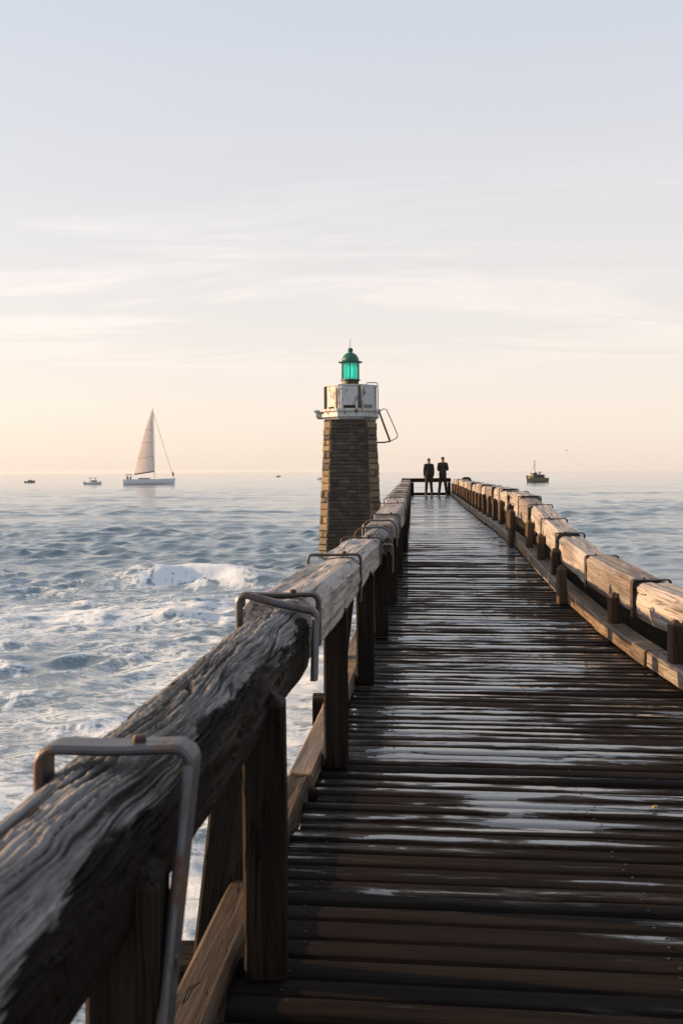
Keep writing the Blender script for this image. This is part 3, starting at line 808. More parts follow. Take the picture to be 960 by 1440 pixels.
# ------------------------------------------------------------------ lighthouse
def build_lighthouse():
    d = 47.5; k = d / 1400.0
    base = at(493.5, 772, d)
    root = thing('lighthouse', 'squat brown stone lighthouse with a white gallery and a green lantern', 'lighthouse', (base.x, d, 0), rz=math.radians(-3))
    g = random.Random(3)
    # chamfered-square plan: half width a(z), chamfer c
    ztop = EYE + (663 - 591.5) * k
    def half(z): 
        t = (z - .5) / (ztop - .5); return 1.44 + (1.165 - 1.44) * t
    b = MB(); tone = []
    def quad_faces(z):
        a = half(z); c = .36 + (.44 - .36) * (1 - (z / ztop)); c = min(c, a * .6)
        return [(a - c, -a), (a, -(a - c)), (a, a - c), (a - c, a), (-(a - c), a), (-a, a - c), (-a, -(a - c)), (-(a - c), -a)]
    z = -3.0; ring = []
    core_z = [-3.0, .5, 3., ztop]
    for zz in core_z:
        ring += [Vector((x * .965, y * .965, zz)) for x, y in quad_faces(zz)]
    fs = []
    for i in range(3):
        for q in range(8): fs.append((i * 8 + q, i * 8 + (q + 1) % 8, (i + 1) * 8 + (q + 1) % 8, (i + 1) * 8 + q))
    fs.append(tuple(24 + q for q in range(8)))
    b.add(ring, fs); tone += [.25] * len(ring)
    rows = []
    for cham in (False, True):
        z = -.6
        while z < ztop - .02:
            hgt = min((.27 if cham else .16) + g.uniform(-.05, .06) * (1.3 if cham else .6), ztop - z)
            if hgt < .06: break
            rows.append((cham, z, hgt)); z += hgt
    ci = 0
    for chrow, z, hgt in rows:
        p0 = quad_faces(z + .012); p1 = quad_faces(z + hgt - .012)
        for q in range(8):
            A0, B0 = Vector(p0[q]), Vector(p0[(q + 1) % 8]); A1, B1 = Vector(p1[q]), Vector(p1[(q + 1) % 8])
            nrm = Vector(((B0 - A0).y, -(B0 - A0).x)).normalized()
            cham = q % 2 == 0
            if cham != chrow: continue
            L = (B0 - A0).length
            if cham: cuts = ([-.03, 1.03], [-.02, g.uniform(.35, .65), 1.02], [-.015, 1.02])[g.randrange(3)]
            else:
                cuts = [0.0]; t = g.uniform(.1, .3)
                while t < .92: cuts.append(t); t += g.uniform(.10, .30)
                cuts.append(1.0)
            for t0, t1 in zip(cuts[:-1], cuts[1:]):
                prj = g.uniform(.012, .040) + (.045 + g.uniform(0, .05) if cham else 0)
                e = .008 / L
                bv = .05 if cham else .014
                a0 = A0.lerp(B0, t0 + e); b0 = A0.lerp(B0, t1 - e); a1 = A1.lerp(B1, t0 + e); b1 = A1.lerp(B1, t1 - e)
                du = bv / L
                f0 = A0.lerp(B0, t0 + e + du); g0 = A0.lerp(B0, t1 - e - du); f1 = A1.lerp(B1, t0 + e + du); g1 = A1.lerp(B1, t1 - e - du)
                zb, zt = z + .012, z + hgt - .012
                vs = [Vector((*(p - nrm * .07), zz)) for p, zz in ((a0, zb), (b0, zb), (b1, zt), (a1, zt))]
                vs += [Vector((*(p + nrm * (prj - bv * .8)), zz)) for p, zz in ((a0, zb), (b0, zb), (b1, zt), (a1, zt))]
                mid = []
                for p, zz in ((f0, zb + bv), (g0, zb + bv), (g1, zt - bv), (f1, zt - bv)):
                    mid.append(Vector((*(p + nrm * (prj + g.uniform(-.012, .014))), zz)))
                vs += mid
                fs = []
                for l in (0, 4):
                    for r_ in range(4): fs.append((l + r_, l + (r_ + 1) % 4, l + 4 + (r_ + 1) % 4, l + 4 + r_))
                fs.append((8, 9, 10, 11))
                b.add(vs, fs); tone += [g.random() * .8 + (g.uniform(.35, .9) if cham else 0)] * 12  # corner stones toned lighter, sunlight put into their colour
        ci += 1
    o = b.build('tower', M['stone'], root)
    at_ = o.data.attributes.new('stone', 'FLOAT', 'POINT'); at_.data.foreach_set('value', np.array(tone, np.float32))
    # conduit on the right of the front face
    c = MB(); c.tube([(.74, -half(z_) - .10, z_) for z_ in (ztop - .1, 4.5, 3.4)], .03, 8); c.build('conduit', M['iron_dark'], root)
    # gallery slab
    A = math.pi / 8
    def oct_(r): return r / math.cos(A)
    zs = EYE + (663 - 577) * k
    s = MB(); s.lathe([(oct_(1.18), ztop), (oct_(1.22), ztop + .05), (oct_(1.33), ztop + .12), (oct_(1.33), ztop + .34), (oct_(1.29), ztop + .345)], 8, a0=A); s.build('gallery_slab', M['white'], root)
    s = MB(); s.lathe([(oct_(1.37), ztop + .345), (oct_(1.42), ztop + .37), (oct_(1.42), zs - .02), (oct_(1.40), zs)], 8, a0=A); s.build('gallery_ledge', M['white_rusty'], root)
    # blocks added for the sunlit left edge of the gallery slab
    s = MB(); s.box((-1.44, -.12, ztop + .20), (.34, .8, .28), bev=.06); s.box((-1.50, -.12, ztop + .40), (.42, .95, .13), bev=.05); s.build('slab_lit_edge', M['white_rusty'], root)
    # parapet: eight white panels on rusty posts with openings at the foot
    zp = EYE + (663 - 545) * k; rp = 1.185
    wv = 2 * rp * math.tan(A)
    for q in range(8):
        a = q * math.pi / 4
        R = Matrix.Rotation(a, 3, 'Z')
        if q == 1: zb_, wq = zs + .20, wv * .84
        else: zb_, wq = zs + (.16 if q % 2 == 0 else .10), wv * (.80 if q != 7 else .62)
        pb = MB(); cxy = R @ Vector((0, -rp, 0))
        # sheet with a shallow notch cut at the foot
        n0 = -wq / 2; n1 = wq / 2
        out = [(n0, zs + .02), (n0 + .10, zs + .02), (n0 + .12, zb_), (n1 - .12, zb_), (n1 - .10, zs + .02), (n1, zs + .02), (n1, zp - .03), (n0, zp - .03)]
        tmp = MB(); tmp.prism(out, -.03, .03)
        pb.add([R @ (Vector(v) + Vector((0, -rp, 0))) for v in tmp.v], tmp.f)
        pb.build('parapet_panel', M['white'] if q not in (7, 6) else M['white_rusty'], root)
        pp = MB(); pc = R @ Vector((wv / 2, -rp, 0)); pp.box((pc.x, pc.y, (zs + zp) / 2), (.085, .085, zp - zs + .02), rz=a + A, bev=.008)
        pp.build('parapet_post', M['white_rusty'] if q % 3 else M['iron'], root)
    s = MB(); 
    for q in range(8):
        a = q * math.pi / 4; R = Matrix.Rotation(a, 3, 'Z'); p = R @ Vector((0, -rp, zp + .015)); s.box(p, (wv + .04, .12, .06), rz=a, bev=.012)
    s.build('parapet_coping', M['white'], root)
    # lantern
    zl0 = EYE + (663 - 534.5) * k; zl1 = EYE + (663 - 511.5) * k
    s = MB(); s.lathe([(.40, zs), (.40, zl0 - .06), (.47, zl0 - .05), (.47, zl0)], 24); lan = s.build('lantern', M['green_dark'], root)
    for q in range(6):
        a0 = q * math.pi / 3 - math.pi / 2; a1 = a0 + math.pi / 3; r_ = .43
        p = [Vector((r_ * math.cos(a), r_ * math.sin(a), 0)) for a in (a0, a1)]
        mid = (p[0] + p[1]) / 2; L = (p[1] - p[0]).length
        pn = MB(); pn.box((mid.x, mid.y, (zl0 + zl1) / 2), (L - .045, .012, zl1 - zl0 - .004), rz=(a0 + a1) / 2 + math.pi / 2)
        pn.build('pane', M['pane'], lan)
        mb_ = MB(); mb_.box((p[0].x * 1.02, p[0].y * 1.02, (zl0 + zl1) / 2), (.05, .05, zl1 - zl0 - .004), rz=a0, bev=.006); mb_.build('mullion', M['green_dark'], lan)
    s = MB(); s.lathe([(.03, zl0 + .002), (.05, zl0 + .10), (.11, zl0 + .24), (.11, zl1 - .24), (.05, zl1 - .1), (.03, zl1 - .002)], 20); s.build('lens', M['lens'], lan, smooth=True)
    s = MB(); s.lathe([(.42, zl1), (.57, zl1 + .03), (.58, zl1 + .07), (.42, zl1 + .10), (.41, zl1 + .16), (.385, zl1 + .26), (.33, zl1 + .36), (.25, zl1 + .44), (.15, zl1 + .50), (.12, zl1 + .51)], 32); rf = s.build('roof', M['green'], root, smooth=True)
    zb2 = zl1 + .50
    s = MB(); s.lathe([(.12, zb2), (.09, zb2 + .03), (.12, zb2 + .07), (.135, zb2 + .13), (.12, zb2 + .19), (.06, zb2 + .235), (.02, zb2 + .245)], 20); s.build('finial', M['green'], rf, smooth=True)
    s = MB(); s.tube([(0, 0, zb2 + .24), (0, 0, zb2 + .65)], .011, 6); s.build('lightning_rod', M['iron_dark'], rf)
    # access hoop and outrigger on the right
    def P(cx, cy, y=-.5):  # from the enlarged crop: 3.692 px per photo px, origin 420,470
        q = at(420 + cx / 3.692, 470 + cy / 3.692, d + y); return (q.x - base.x, y, q.z)
    s = MB()
    s.tube([P(348, 300), P(350, 262), P(356, 252), P(402, 252), P(410, 258), P(413, 300), P(412, 392)], .022, 8)
    s.tube([P(350, 268), P(400, 266), P(411, 272)], .016, 8)
    s.build('ladder_hoop', M['iron'], root)
    s = MB(); s.tube([P(425, 398), P(440, 388), P(455, 390), P(485, 455), P(514, 524), P(513, 533), P(502, 543), P(478, 556)], .022, 8); s.build('guard_rail', M['iron'], root)
    s = MB(); s.tube([P(421, 410), P(450, 490), P(475, 556)], .045, 8); s.tube([P(398, 562), P(440, 562), P(476, 557)], .036, 8); s.build('outrigger', M['iron_dark'], root)
build_lighthouse()

# ------------------------------------------------------------------ people
def skin_mesh(verts, edges, radii, root, sub=2):
    me = bpy.data.meshes.new('tmp'); me.from_pydata(verts, edges, []); me.update()
    o = bpy.data.objects.new('tmp', me); COL.objects.link(o)
    o.modifiers.new('s', 'SKIN'); sm = o.modifiers.new('d', 'SUBSURF'); sm.levels = sub; sm.render_levels = sub
    o.modifiers['s'].use_smooth_shade = True
    sv = me.skin_vertices[0].data
    for i, r in enumerate(radii):
        sv[i].radius = r if isinstance(r, (tuple, list)) else (r, r)
        sv[i].use_root = (i == root)
    dg = bpy.context.evaluated_depsgraph_get(); dg.update()
    out = bpy.data.meshes.new_from_object(o.evaluated_get(dg))
    bpy.data.objects.remove(o); bpy.data.meshes.remove(me)
    return out

def mesh_part(name, me, mat, parent):
    me.materials.clear(); me.materials.append(mat); me.name = name
    me.polygons.foreach_set('use_smooth', [True] * len(me.polygons))
    o = bpy.data.objects.new(name, me); COL.objects.link(o); o.parent = parent; return o

M['skin'] = mat_plain('skin', (.30, .17, .12), .55)
M['hair'] = mat_plain('dark_hair', (.012, .009, .008), .6, bump=.4)
M['jacket_a'] = mat_plain('brown_jacket', (.008, .0058, .005), .9, bump=.3)
M['jacket_b'] = mat_plain('charcoal_jacket', (.0075, .008, .010), .8, bump=.3)
M['trousers_a'] = mat_plain('grey_trousers', (.011, .0105, .011), .9, bump=.3)
M['trousers_b'] = mat_plain('black_trousers', (.006, .006, .007), .9, bump=.3)
M['shoe'] = mat_plain('dark_shoes', (.012, .011, .010), .6)

def person(x, y, z, H, label, jm, tm, pose, rz):
    root = thing('person', label, 'person', (x, y, z), rz)
    root.scale = (.93, .95, 1)
    s = H / 1.75
    V = []; E = []; R = []
    def v(p, r): V.append(tuple(c * s for c in p)); R.append(tuple(c * s for c in r) if isinstance(r, tuple) else r * s); return len(V) - 1
    def e(a, b): E.append((a, b))
    st = pose['stance']
    pel = v((0, 0, .94), (.15, .10)); w = v((0, 0, 1.08), (.135, .095)); ch = v((0, .0, 1.28), (.165, .11)); sh = v((0, -.01, 1.42), (.11, .085)); nk = v((0, .0, 1.50), .058)
    h1 = v((0, .02, 1.58), (.066, .075)); h2 = v((0, .02, 1.66), (.075, .09)); h3 = v((0, .01, 1.725), (.05, .06))
    for a, b in ((pel, w), (w, ch), (ch, sh), (sh, nk), (nk, h1), (h1, h2), (h2, h3)): e(a, b)
    nose = v((0, .115, 1.615), .012); e(h1, nose)
    for sx in (-1, 1):
        er = v((sx * .088, .01, 1.625), .013); e(h1, er)
    legs = []; arms = []
    for sx in (-1, 1):
        hp = (sx * .095, 0, .88); kn = (sx * (.095 + st * .4), .02, .49); an = (sx * (.095 + st), -.02, .09); to = (sx * (.11 + st * 1.1), .15, .035)
        a = v(hp, .085); b = v(kn, .058); c = v(an, .04); t = v(to, .032); e(pel, a); e(a, b); e(b, c); e(c, t); legs.append((hp, kn, an, to))
        A = pose['L' if sx < 0 else 'R']
        sp = (sx * .19, -.01, 1.41); el, wr, hd = A
        a = v(sp, .055); b = v(el, .042); c = v(wr, .03); e(sh, a); e(a, b); e(b, c); arms.append((sp, el, wr))
        wv = Vector(wr); hv = Vector(hd); dirv = (hv - wv).normalized(); side = dirv.cross(Vector((0, 0, 1)))
        side = side.normalized() if side.length > .1 else Vector((1, 0, 0))
        pm = v(tuple(wv + dirv * .055), (.04, .02)); e(c, pm)
        for kf, ln in zip((-1.5, -.5, .5, 1.5), (.062, .072, .07, .055)):
            b0 = v(tuple(wv + dirv * .10 + side * kf * .02), .0095); b1 = v(tuple(wv + dirv * (.10 + ln * .6) + side * kf * .021 + Vector((0, 0, -.012))), .009); b2 = v(tuple(wv + dirv * (.10 + ln) + side * kf * .021 + Vector((0, 0, -.035))), .008)
            e(pm, b0); e(b0, b1); e(b1, b2)
        t0 = v(tuple(wv + dirv * .05 + side * sx * -.045), .011); t1 = v(tuple(wv + dirv * .09 + side * sx * -.06), .009); e(pm, t0); e(t0, t1)
    mesh_part('body', skin_mesh(V, E, R, pel), M['skin'], root)
    # jacket
    V2 = []; E2 = []; R2 = []
    def v2(p, r): V2.append(tuple(c * s for c in p)); R2.append(tuple(c * s for c in r) if isinstance(r, tuple) else r * s); return len(V2) - 1
    hem = pose['hem']
    a = v2((0, 0, hem), (.192, .14)); b = v2((0, 0, .97), (.186, .135)); c = v2((0, 0, 1.12), (.178, .128)); d = v2((0, 0, 1.29), (.19, .132)); f = v2((0, -.005, 1.415), (.125, .10)); cl = v2((0, .0, 1.50), .07)
    for p, q in ((a, b), (b, c), (c, d), (d, f), (f, cl)): E2.append((p, q))
    for (sp, el, wr) in arms:
        p = v2((sp[0] * .98, sp[1], sp[2]), .076); q = v2(el, .058); wp = Vector(el).lerp(Vector(wr), .97); r_ = v2(tuple(wp), .048); E2 += [(f, p), (p, q), (q, r_)]
    mesh_part('jacket', skin_mesh(V2, E2, R2, c), jm, root)
    V2 = []; E2 = []; R2 = []
    a = v2((0, 0, .97), (.155, .115)); b = v2((0, 0, .90), (.165, .125)); E2.append((a, b))
    for (hp, kn, an, to) in legs:
        p = v2((hp[0] * 1.02, hp[1], hp[2] - .08), .102); q = v2(kn, .078); r_ = v2((an[0], an[1], an[2] + .02), .068); E2 += [(b, p), (p, q), (q, r_)]
    mesh_part('trousers', skin_mesh(V2, E2, R2, a), tm, root)
    for (hp, kn, an, to) in legs:
        V2 = []; E2 = []; R2 = []
        a = v2((an[0], an[1] - .03, .055), .05); b = v2((an[0], an[1] + .05, .05), .048); c = v2((to[0], to[1] + .02, .038), (.046, .036)); E2 += [(a, b), (b, c)]
        mesh_part('shoe', skin_mesh(V2, E2, R2, a), M['shoe'], root)
    V2 = []; E2 = []; R2 = []
    a = v2((0, -.012, 1.60), (.080, .080)); b = v2((0, -.012, 1.665), (.094, .097)); c = v2((0, .0, 1.73), (.068, .072)); E2 += [(a, b), (b, c)]
    mesh_part('hair', skin_mesh(V2, E2, R2, a), M['hair'], root)
    return root

pz = EYE - 1.15 + .006
p1 = at(602.5, 699, 44.2); p2 = at(622, 698.5, 44.25)
person(p1.x, 44.2, pz, 1.72, 'person in a bulky dark brown jacket and grey trousers at the end of the pier', M['jacket_a'], M['trousers_a'],
       dict(stance=.05, hem=.77, L=((-.225, -.01, 1.13), (-.205, .07, .90), (-.17, .14, .86)), R=((.225, -.01, 1.13), (.21, .05, .90), (.20, .10, .82))), math.radians(3))
person(p2.x, 44.25, pz, 1.78, 'slimmer person in a charcoal jacket with legs apart and arms folded in front', M['jacket_b'], M['trousers_b'],
       dict(stance=.09, hem=.82, L=((-.215, .04, 1.14), (-.12, .24, 1.15), (.02, .27, 1.17)), R=((.24, .05, 1.15), (.12, .25, 1.20), (-.02, .29, 1.21))), math.radians(-4))

# ------------------------------------------------------------------ boats
M['hull_white'] = mat_plain('white_hull', (.55, .58, .62), .35)
M['hull_grey'] = mat_plain('grey_blue_hull', (.60, .63, .68), .35)
def mat_sail():
    m = NT('sailcloth')
    c = m.ramp(m.noise(m.obj((.25, .25, .25)), 1., 3, .5), [(.35, (.80, .75, .73)), (.65, (.88, .80, .77))])
    a = m.n('ShaderNodeBsdfDiffuse', inp={0: c}); b = m.n('ShaderNodeBsdfTranslucent', inp={0: c})
    x = m.n('ShaderNodeMixShader', inp={0: .6, 1: a.outputs[0], 2: b.outputs[0]}); m.link(x.outputs[0], m.out.inputs[0]); return m.mat
M['sail'] = mat_sail()
M['batten'] = mat_plain('grey_batten', (.34, .31, .31), .7)
M['sail_foot'] = mat_plain('dark_sail_cover', (.10, .10, .11), .7)
M['alloy'] = mat_plain('alloy_spar', (.45, .45, .45), .4, .4)
M['dark'] = mat_plain('dark_fittings', (.03, .03, .035), .5)
M['window'] = mat_plain('dark_boat_glass', (.015, .02, .025), .1)
M['hull_yellow'] = mat_plain('yellow_hull', (.42, .32, .05), .5)
M['hull_green'] = mat_plain('green_hull', (.10, .12, .04), .5)
M['hull_olive'] = mat_plain('olive_hull', (.14, .125, .075), .5)
M['hull_dark'] = mat_plain('dark_hull', (.06, .055, .05), .5)

def hull(L, B, D, draft=.4, stern=.8, sheer=.25, rake=.10, n=18, m=9):
    """hull along +x (bow), waterline at z=0"""
    V = []
    for i in range(n):
        t = i / (n - 1); x = -L / 2 + L * t
        half = B / 2 * (stern + (1 - stern) * math.sin(min(1, t / .45) * math.pi / 2)) * (1 if t < .5 else max(.012, math.cos((t - .5) / .5 * math.pi / 2) ** .75))
        top = D * (1 + sheer * (2 * t - .7) ** 2 * (1 if t > .35 else .4))
        for j in range(m):
            a = math.pi * j / (m - 1)
            y = -half * math.cos(a) * (1 if abs(math.cos(a)) > .99 else (abs(math.cos(a)) ** -.35 if abs(math.cos(a)) > .05 else 1)) 
            y = max(-half, min(half, y))
            zz = top - (top + draft * (1 - .6 * t)) * math.sin(a) ** .8
            V.append((x + rake * L * max(0, t - .6) * (zz / D - .5) * .6, y, zz))
    b = MB(); fs = []
    for i in range(n - 1):
        for j in range(m - 1): fs.append((i * m + j, (i + 1) * m + j, (i + 1) * m + j + 1, i * m + j + 1))
        fs.append((i * m, i * m + m - 1, (i + 1) * m + m - 1, (i + 1) * m))
    fs.append(tuple(range(m))); fs.append(tuple((n - 1) * m + j for j in range(m - 1, -1, -1)))
    b.add(V, fs); return b

def sailboat():
    d = water_d(210, 681.6); k = d / 1400
    c = at(210, 681.6, d)
    root = thing('sailboat', 'sailing yacht under its white mainsail, heading right near the horizon', 'sailboat', (c.x, d, 0), math.radians(4))
    L = 71 * k; hull(L, L * .26, 1.85, .5, .75, .08, .06).build('hull', M['hull_grey'], root, smooth=False)
    def X(px): return (px - 210) * k
    def Z(py): return (681.6 - py) * k
    mx = X(217)
    b = MB(); b.tube([(mx, 0, 1.4), (mx, 0, Z(620)), (mx - .35, 0, Z(573))], [.13, .12, .07], 8); b.build('mast', M['alloy'], root)
    # mainsail with belly
    n, m_ = 26, 10; V = []
    for i in range(n):
        t = i / (n - 1)
        luff = Vector((mx - .15 - .3 * t, 0, Z(662) + (Z(577) - Z(662)) * t)); leech = Vector((X(189.5) + (mx - .7 - X(189.5)) * (t + .14 * math.sin(math.pi * t) * -.55), 0, Z(666.5) + (Z(576) - Z(666.5)) * t))
        for j in range(m_):
            u = j / (m_ - 1); p = luff.lerp(leech, u); p.y += .55 * math.sin(math.pi * u) * (1 - t) ** .7
            V.append(p)
    V += [p + Vector((0, .03, 0)) for p in V]
    o_ = n * m_; fs = []   # both cloth faces
    for i in range(n - 1):
        for j in range(m_ - 1):
            q = (i * m_ + j, i * m_ + j + 1, (i + 1) * m_ + j + 1, (i + 1) * m_ + j); fs.append(q); fs.append(tuple(o_ + a for a in q[::-1]))
    for i in range(n - 1):
        for j in (0, m_ - 1): fs.append((i * m_ + j, (i + 1) * m_ + j, o_ + (i + 1) * m_ + j, o_ + i * m_ + j))
    b = MB(); b.add(V, fs); b.build('mainsail', M['sail'], root, smooth=True)
    b = MB()
    for t in (.25, .5, .71): 
        p = [V[int(t * (n - 1)) * m_ + j] + Vector((0, -.04, 0)) for j in range(m_)]; b.tube(p, .06, 5)
    b.build('batten', M['batten'], root)
    b = MB(); b.tube([(mx, -.02, Z(663)), (X(189), -.02, Z(667))], .22, 8); b.build('boom', M['sail_foot'], root)
    b = MB(); b.tube([(mx - .3, 0, Z(580)), (X(243.5), 0, Z(672))], .085, 6); b.build('forestay', M['alloy'], root)
    b = MB(); b.tube([(X(243.3), 0, Z(670)), (X(243), 0, Z(664.5))], [.28, .3], 8); b.build('furling_drum', M['dark'], root)
    b = MB(); b.box((X(203), 0, 2.05), (4.2, 2.4, .5), bev=.15); cr = b.build('coachroof', M['hull_grey'], root)
    b = MB(); b.box((X(203), 0, 2.12), (3.2, 2.46, .22)); b.build('window', M['window'], cr)
    b = MB(); b.box((X(181.5), 0, Z(667.3)), (1.9, 2.2, .22), bev=.08)
    for sx in (-.8, .8):
        for sy in (-.9, .9): b.tube([(X(181.5) + sx, sy, Z(668)), (X(181.5) + sx * .7, sy, 1.7)], .06, 5)
    b.build('bimini', M['dark'], root)
    b = MB(); b.box((X(180), .3, 2.2), (.5, .6, 1.2), bev=.12); b.box((X(184), -.3, 2.1), (.45, .6, 1.0), bev=.12); b.build('cockpit_gear', M['dark'], root)
    b = MB(); b.tube([(mx + .05, -.9, Z(632)), (mx + .1, 0, Z(632)), (mx + .05, .9, Z(632))], .06, 5); b.build('spreader', M['alloy'], root)
    b = MB(); b.tube([(X(246), 0, Z(673)), (X(249), 0, Z(672.5))], .07, 5); b.build('bowsprit', M['alloy'], root)
sailboat()

def motorboat(px, py, wpx, label, hm, flip, cabin, rz=0.0, outboard=True, canopy=True):
    d = water_d(px, py); k = d / 1400; c = at(px, py, d)
    root = thing('motorboat', label, 'motorboat', (c.x, d, 0), rz + (math.pi if flip else 0), group='small motorboats on the sea')
    L = wpx * k * .95
    hull(L, L * .34, L * .13, .25, .9, .35, .12).build('hull', hm, root)
    b = MB(); b.box((L * .03, 0, L * .19), (L * .36, L * .24, L * .16), bev=L * .02, taper=.8); cb = b.build('cabin', cabin, root)
    b = MB(); b.box((L * .04, 0, L * .205), (L * .372, L * .246, L * .055)); b.build('window', M['window'], cb)
    if canopy:
        b = MB(); b.box((-L * .02, 0, L * .40), (L * .46, L * .26, L * .03), bev=L * .01)
        for sx in (-.2, .16):
            for sy in (-.1, .1): b.tube([(L * sx, L * sy, L * .13), (L * sx * .9, L * sy, L * .39)], L * .008, 5)
        b.build('canopy', M['dark'], root)
    if outboard:
        b = MB(); b.box((-L * .53, 0, L * .10), (L * .08, L * .09, L * .16), bev=L * .02); b.box((-L * .53, 0, -L * .02), (L * .03, L * .04, L * .12)); b.build('outboard_motor', M['dark'], root)
    b = MB(); b.tube([(L * .22, L * .1, L * .2), (L * .42, L * .06, L * .26), (L * .49, 0, L * .27), (L * .42, -L * .06, L * .26), (L * .22, -L * .1, L * .2)], L * .006, 5); b.build('bow_rail', M['alloy'], root)
motorboat(131, 681.3, 24, 'white motorboat with a dark canopy just left of the sailing yacht', M['hull_white'], False, M['hull_white'], math.radians(18))
motorboat(42, 678.6, 15, 'small dark motorboat nearest the left edge of the sea', M['hull_dark'], False, M['hull_white'], math.radians(6), outboard=False, canopy=False)
motorboat(391.5, 670.6, 7.5, 'tiny brown boat alone on the horizon between yacht and lighthouse', M['hull_dark'], True, M['hull_dark'], 0, outboard=False, canopy=False)
motorboat(451, 674.5, 12, 'pale boat half hidden behind the left side of the lighthouse', M['hull_white'], True, M['hull_white'], math.radians(8), outboard=False, canopy=False)

def trawler():
    d = water_d(754, 678.2); k = d / 1400; c = at(754, 678.2, d)
    root = thing('fishing_boat', 'yellow and green fishing boat with a mast to the right of the pier', 'fishing boat', (c.x, d, 0), math.radians(180 + 24))
    L = 34 * k
    hull(L, L * .34, L * .17, .3, .9, .45, .10).build('hull', M['hull_olive'], root)
    b = MB(); b.box((-L * .14, 0, L * .155), (L * .62, L * .352, L * .06), bev=.03); b.build('bulwark', M['hull_green'], root)
    b = MB(); b.box((L * .37, 0, L * .195), (L * .16, L * .20, L * .07), bev=.05, taper=.8); b.build('bow_deck', M['hull_yellow'], root)
    b = MB(); b.box((L * .14, 0, L * .29), (L * .20, L * .20, L * .22), bev=.08, taper=.9); wh = b.build('wheelhouse', M['dark'], root)
    b = MB(); b.box((L * .14, 0, L * .42), (L * .10, L * .14, L * .06), bev=.05); b.build('roof', M['hull_white'], wh)
    b = MB(); b.box((L * .14, 0, L * .33), (L * .195, L * .195, L * .06)); b.build('window', M['window'], wh)
    b = MB(); b.box((-L * .16, 0, L * .25), (L * .30, L * .22, L * .14), bev=.1); b.tube([(-L * .02, 0, L * .2), (-L * .20, .2, L * .44)], .18, 6); b.tube([(-L * .25, 0, L * .2), (-L * .10, -.2, L * .42)], .18, 6); b.build('net_gear', M['dark'], root)
    b = MB(); b.tube([(L * .10, 0, L * .37), (L * .10, 0, L * .90)], [.13, .08], 6); b.tube([(L * .10, -.6, L * .86), (L * .10, .6, L * .86)], .07, 5); b.tube([(L * .10, 0, L * .8), (L * .28, 0, L * .36)], .05, 5); b.build('mast', M['dark'], root)
    b = MB(); b.tube([(-L * .44, 0, L * .17), (-L * .44, 0, L * .42)], .05, 6); b.build('stern_pole', M['alloy'], root)
trawler()

M['gull'] = mat_plain('gull_feathers', (.20, .19, .19), .8)
def gull(px, py, d, span, rz, up, label):
    c = at(px, py, d)
    root = thing('seagull', label, 'bird', c, rz, group='gulls over the sea')
    b = MB(); b.tube([(0, -.22, 0), (0, -.12, .01), (0, .02, .0), (0, .14, .01), (0, .2, .02), (0, .245, .01)], [.012, .045, .062, .045, .035, .006], 10); b.build('body', M['gull'], root, smooth=True)
    for sx in (-1, 1):
        w = MB(); V = []
        for i in range(7):
            t = i / 6; x = sx * (.04 + span / 2 * t); z = up * math.sin(t * 2.2) * .22; cy = .03 - .10 * max(0, t - .45); hw = .075 * (1 - t) ** .5 + .006
            V += [(x, cy + hw, z), (x, cy, z + .014), (x, cy - hw, z), (x, cy, z - .010)]
        fs = []
        for i in range(6):
            for q in range(4): fs.append((i * 4 + q, i * 4 + (q + 1) % 4, i * 4 + 4 + (q + 1) % 4, i * 4 + 4 + q))
        fs += [(3, 2, 1, 0), (24, 25, 26, 27)]
        w.add(V, fs); w.build('wing', M['gull'], root, smooth=True)
gull(795.5, 633.8, 240, 1.6, 1.3, 1, 'topmost of the gulls flying over the sea beyond the fishing boat')
gull(798.2, 638.6, 300, 1.3, .6, .4, 'small gull flying just below the topmost one')
gull(802.5, 643.8, 330, 1.5, 2.2, -.3, 'gull in the middle of the little flock, wings level')
gull(813.5, 654.0, 260, 1.9, .2, .9, 'lowest gull with raised wings skimming above the horizon')

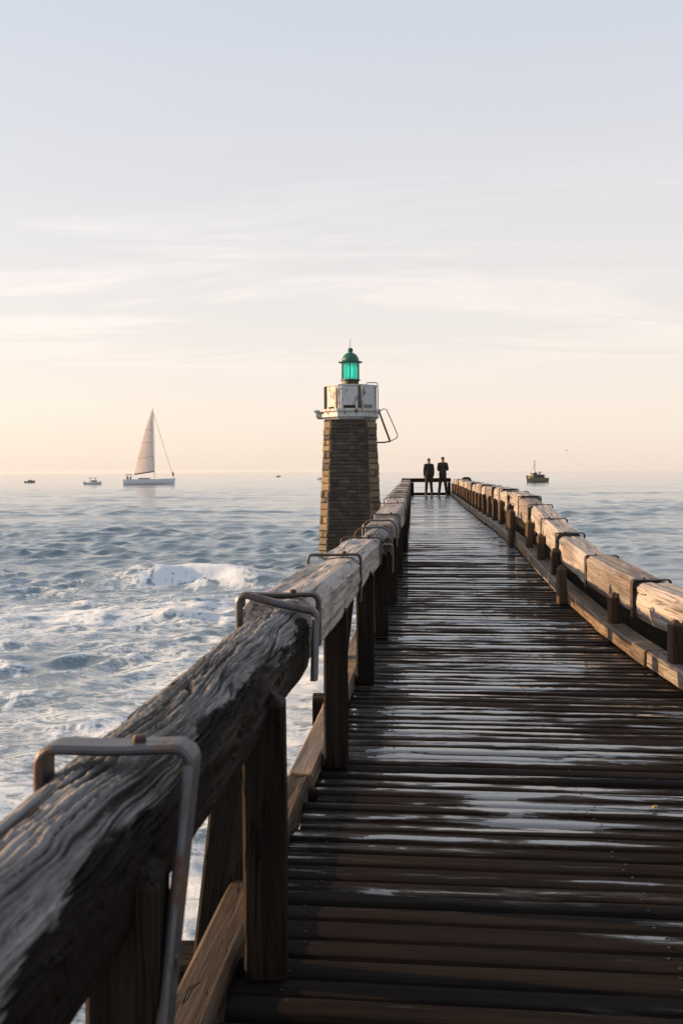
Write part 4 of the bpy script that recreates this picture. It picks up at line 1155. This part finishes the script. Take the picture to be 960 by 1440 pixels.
# ------------------------------------------------------------------ sea air
def haze():
    m = NT('sea_haze')
    v = m.n('ShaderNodeVolumePrincipled', inp={'Color': (.93, .95, 1, 1), 'Density': 7e-5, 'Anisotropy': .25})
    m.link(v.outputs[0], m.out.inputs[1])
    b = MB(); b.box((0, 0, 4.0), (19600, 19600, 18))
    o = b.build('haze', m.mat); o['kind'] = 'stuff'
haze()

# a small yellow leaf on the planks
def leaf():
    d = 1.8 * 1400 / (1139 - 662); p = at(920, 1139, d); z = deckZ(d) + EYE + .008
    b = MB(); V = []; n = 9
    for i in range(n):
        t = i / (n - 1); w = .013 * math.sin(math.pi * t ** .8) + .0008
        V += [(-.03 + .06 * t, -w, .004 * math.sin(3 * t)), (-.03 + .06 * t, 0, .008 * math.sin(3 * t) + .003), (-.03 + .06 * t, w, .004 * math.sin(3 * t)), (-.03 + .06 * t, 0, .008 * math.sin(3 * t) + .001)]
    fs = []
    for i in range(n - 1):
        for q in range(4): fs.append((i * 4 + q, i * 4 + (q + 1) % 4, i * 4 + 4 + (q + 1) % 4, i * 4 + 4 + q))
    fs += [(3, 2, 1, 0), tuple((n - 1) * 4 + q for q in range(4))]
    b.add(V, fs); b.tube([(-.03, 0, .002), (-.05, .004, .003)], .001, 5)
    o = b.build('fallen_leaf', mat_plain('yellow_leaf', (.26, .20, .05), .6), None, loc=(p.x, d, z)); o.rotation_euler = (0, 0, .9)
    o['label'] = 'tiny yellow leaf lying on the wet planks'; o['category'] = 'leaf'
leaf()

# ------------------------------------------------------------------ render settings
vs = scene.view_settings
vs.view_transform = 'Standard'; vs.look = 'None'; vs.gamma = 1.0; vs.use_curve_mapping = False
vs.exposure = 1.40
scene.render.engine = 'CYCLES'
scene.cycles.use_denoising = True
scene.cycles.max_bounces = 8
scene.cycles.sample_clamp_indirect = 1.5
scene.cycles.sample_clamp_direct = 6.0
scene.cycles.caustics_reflective = False; scene.cycles.caustics_refractive = False
scene.cycles.use_adaptive_sampling = False
scene.cycles.transparent_max_bounces = 16
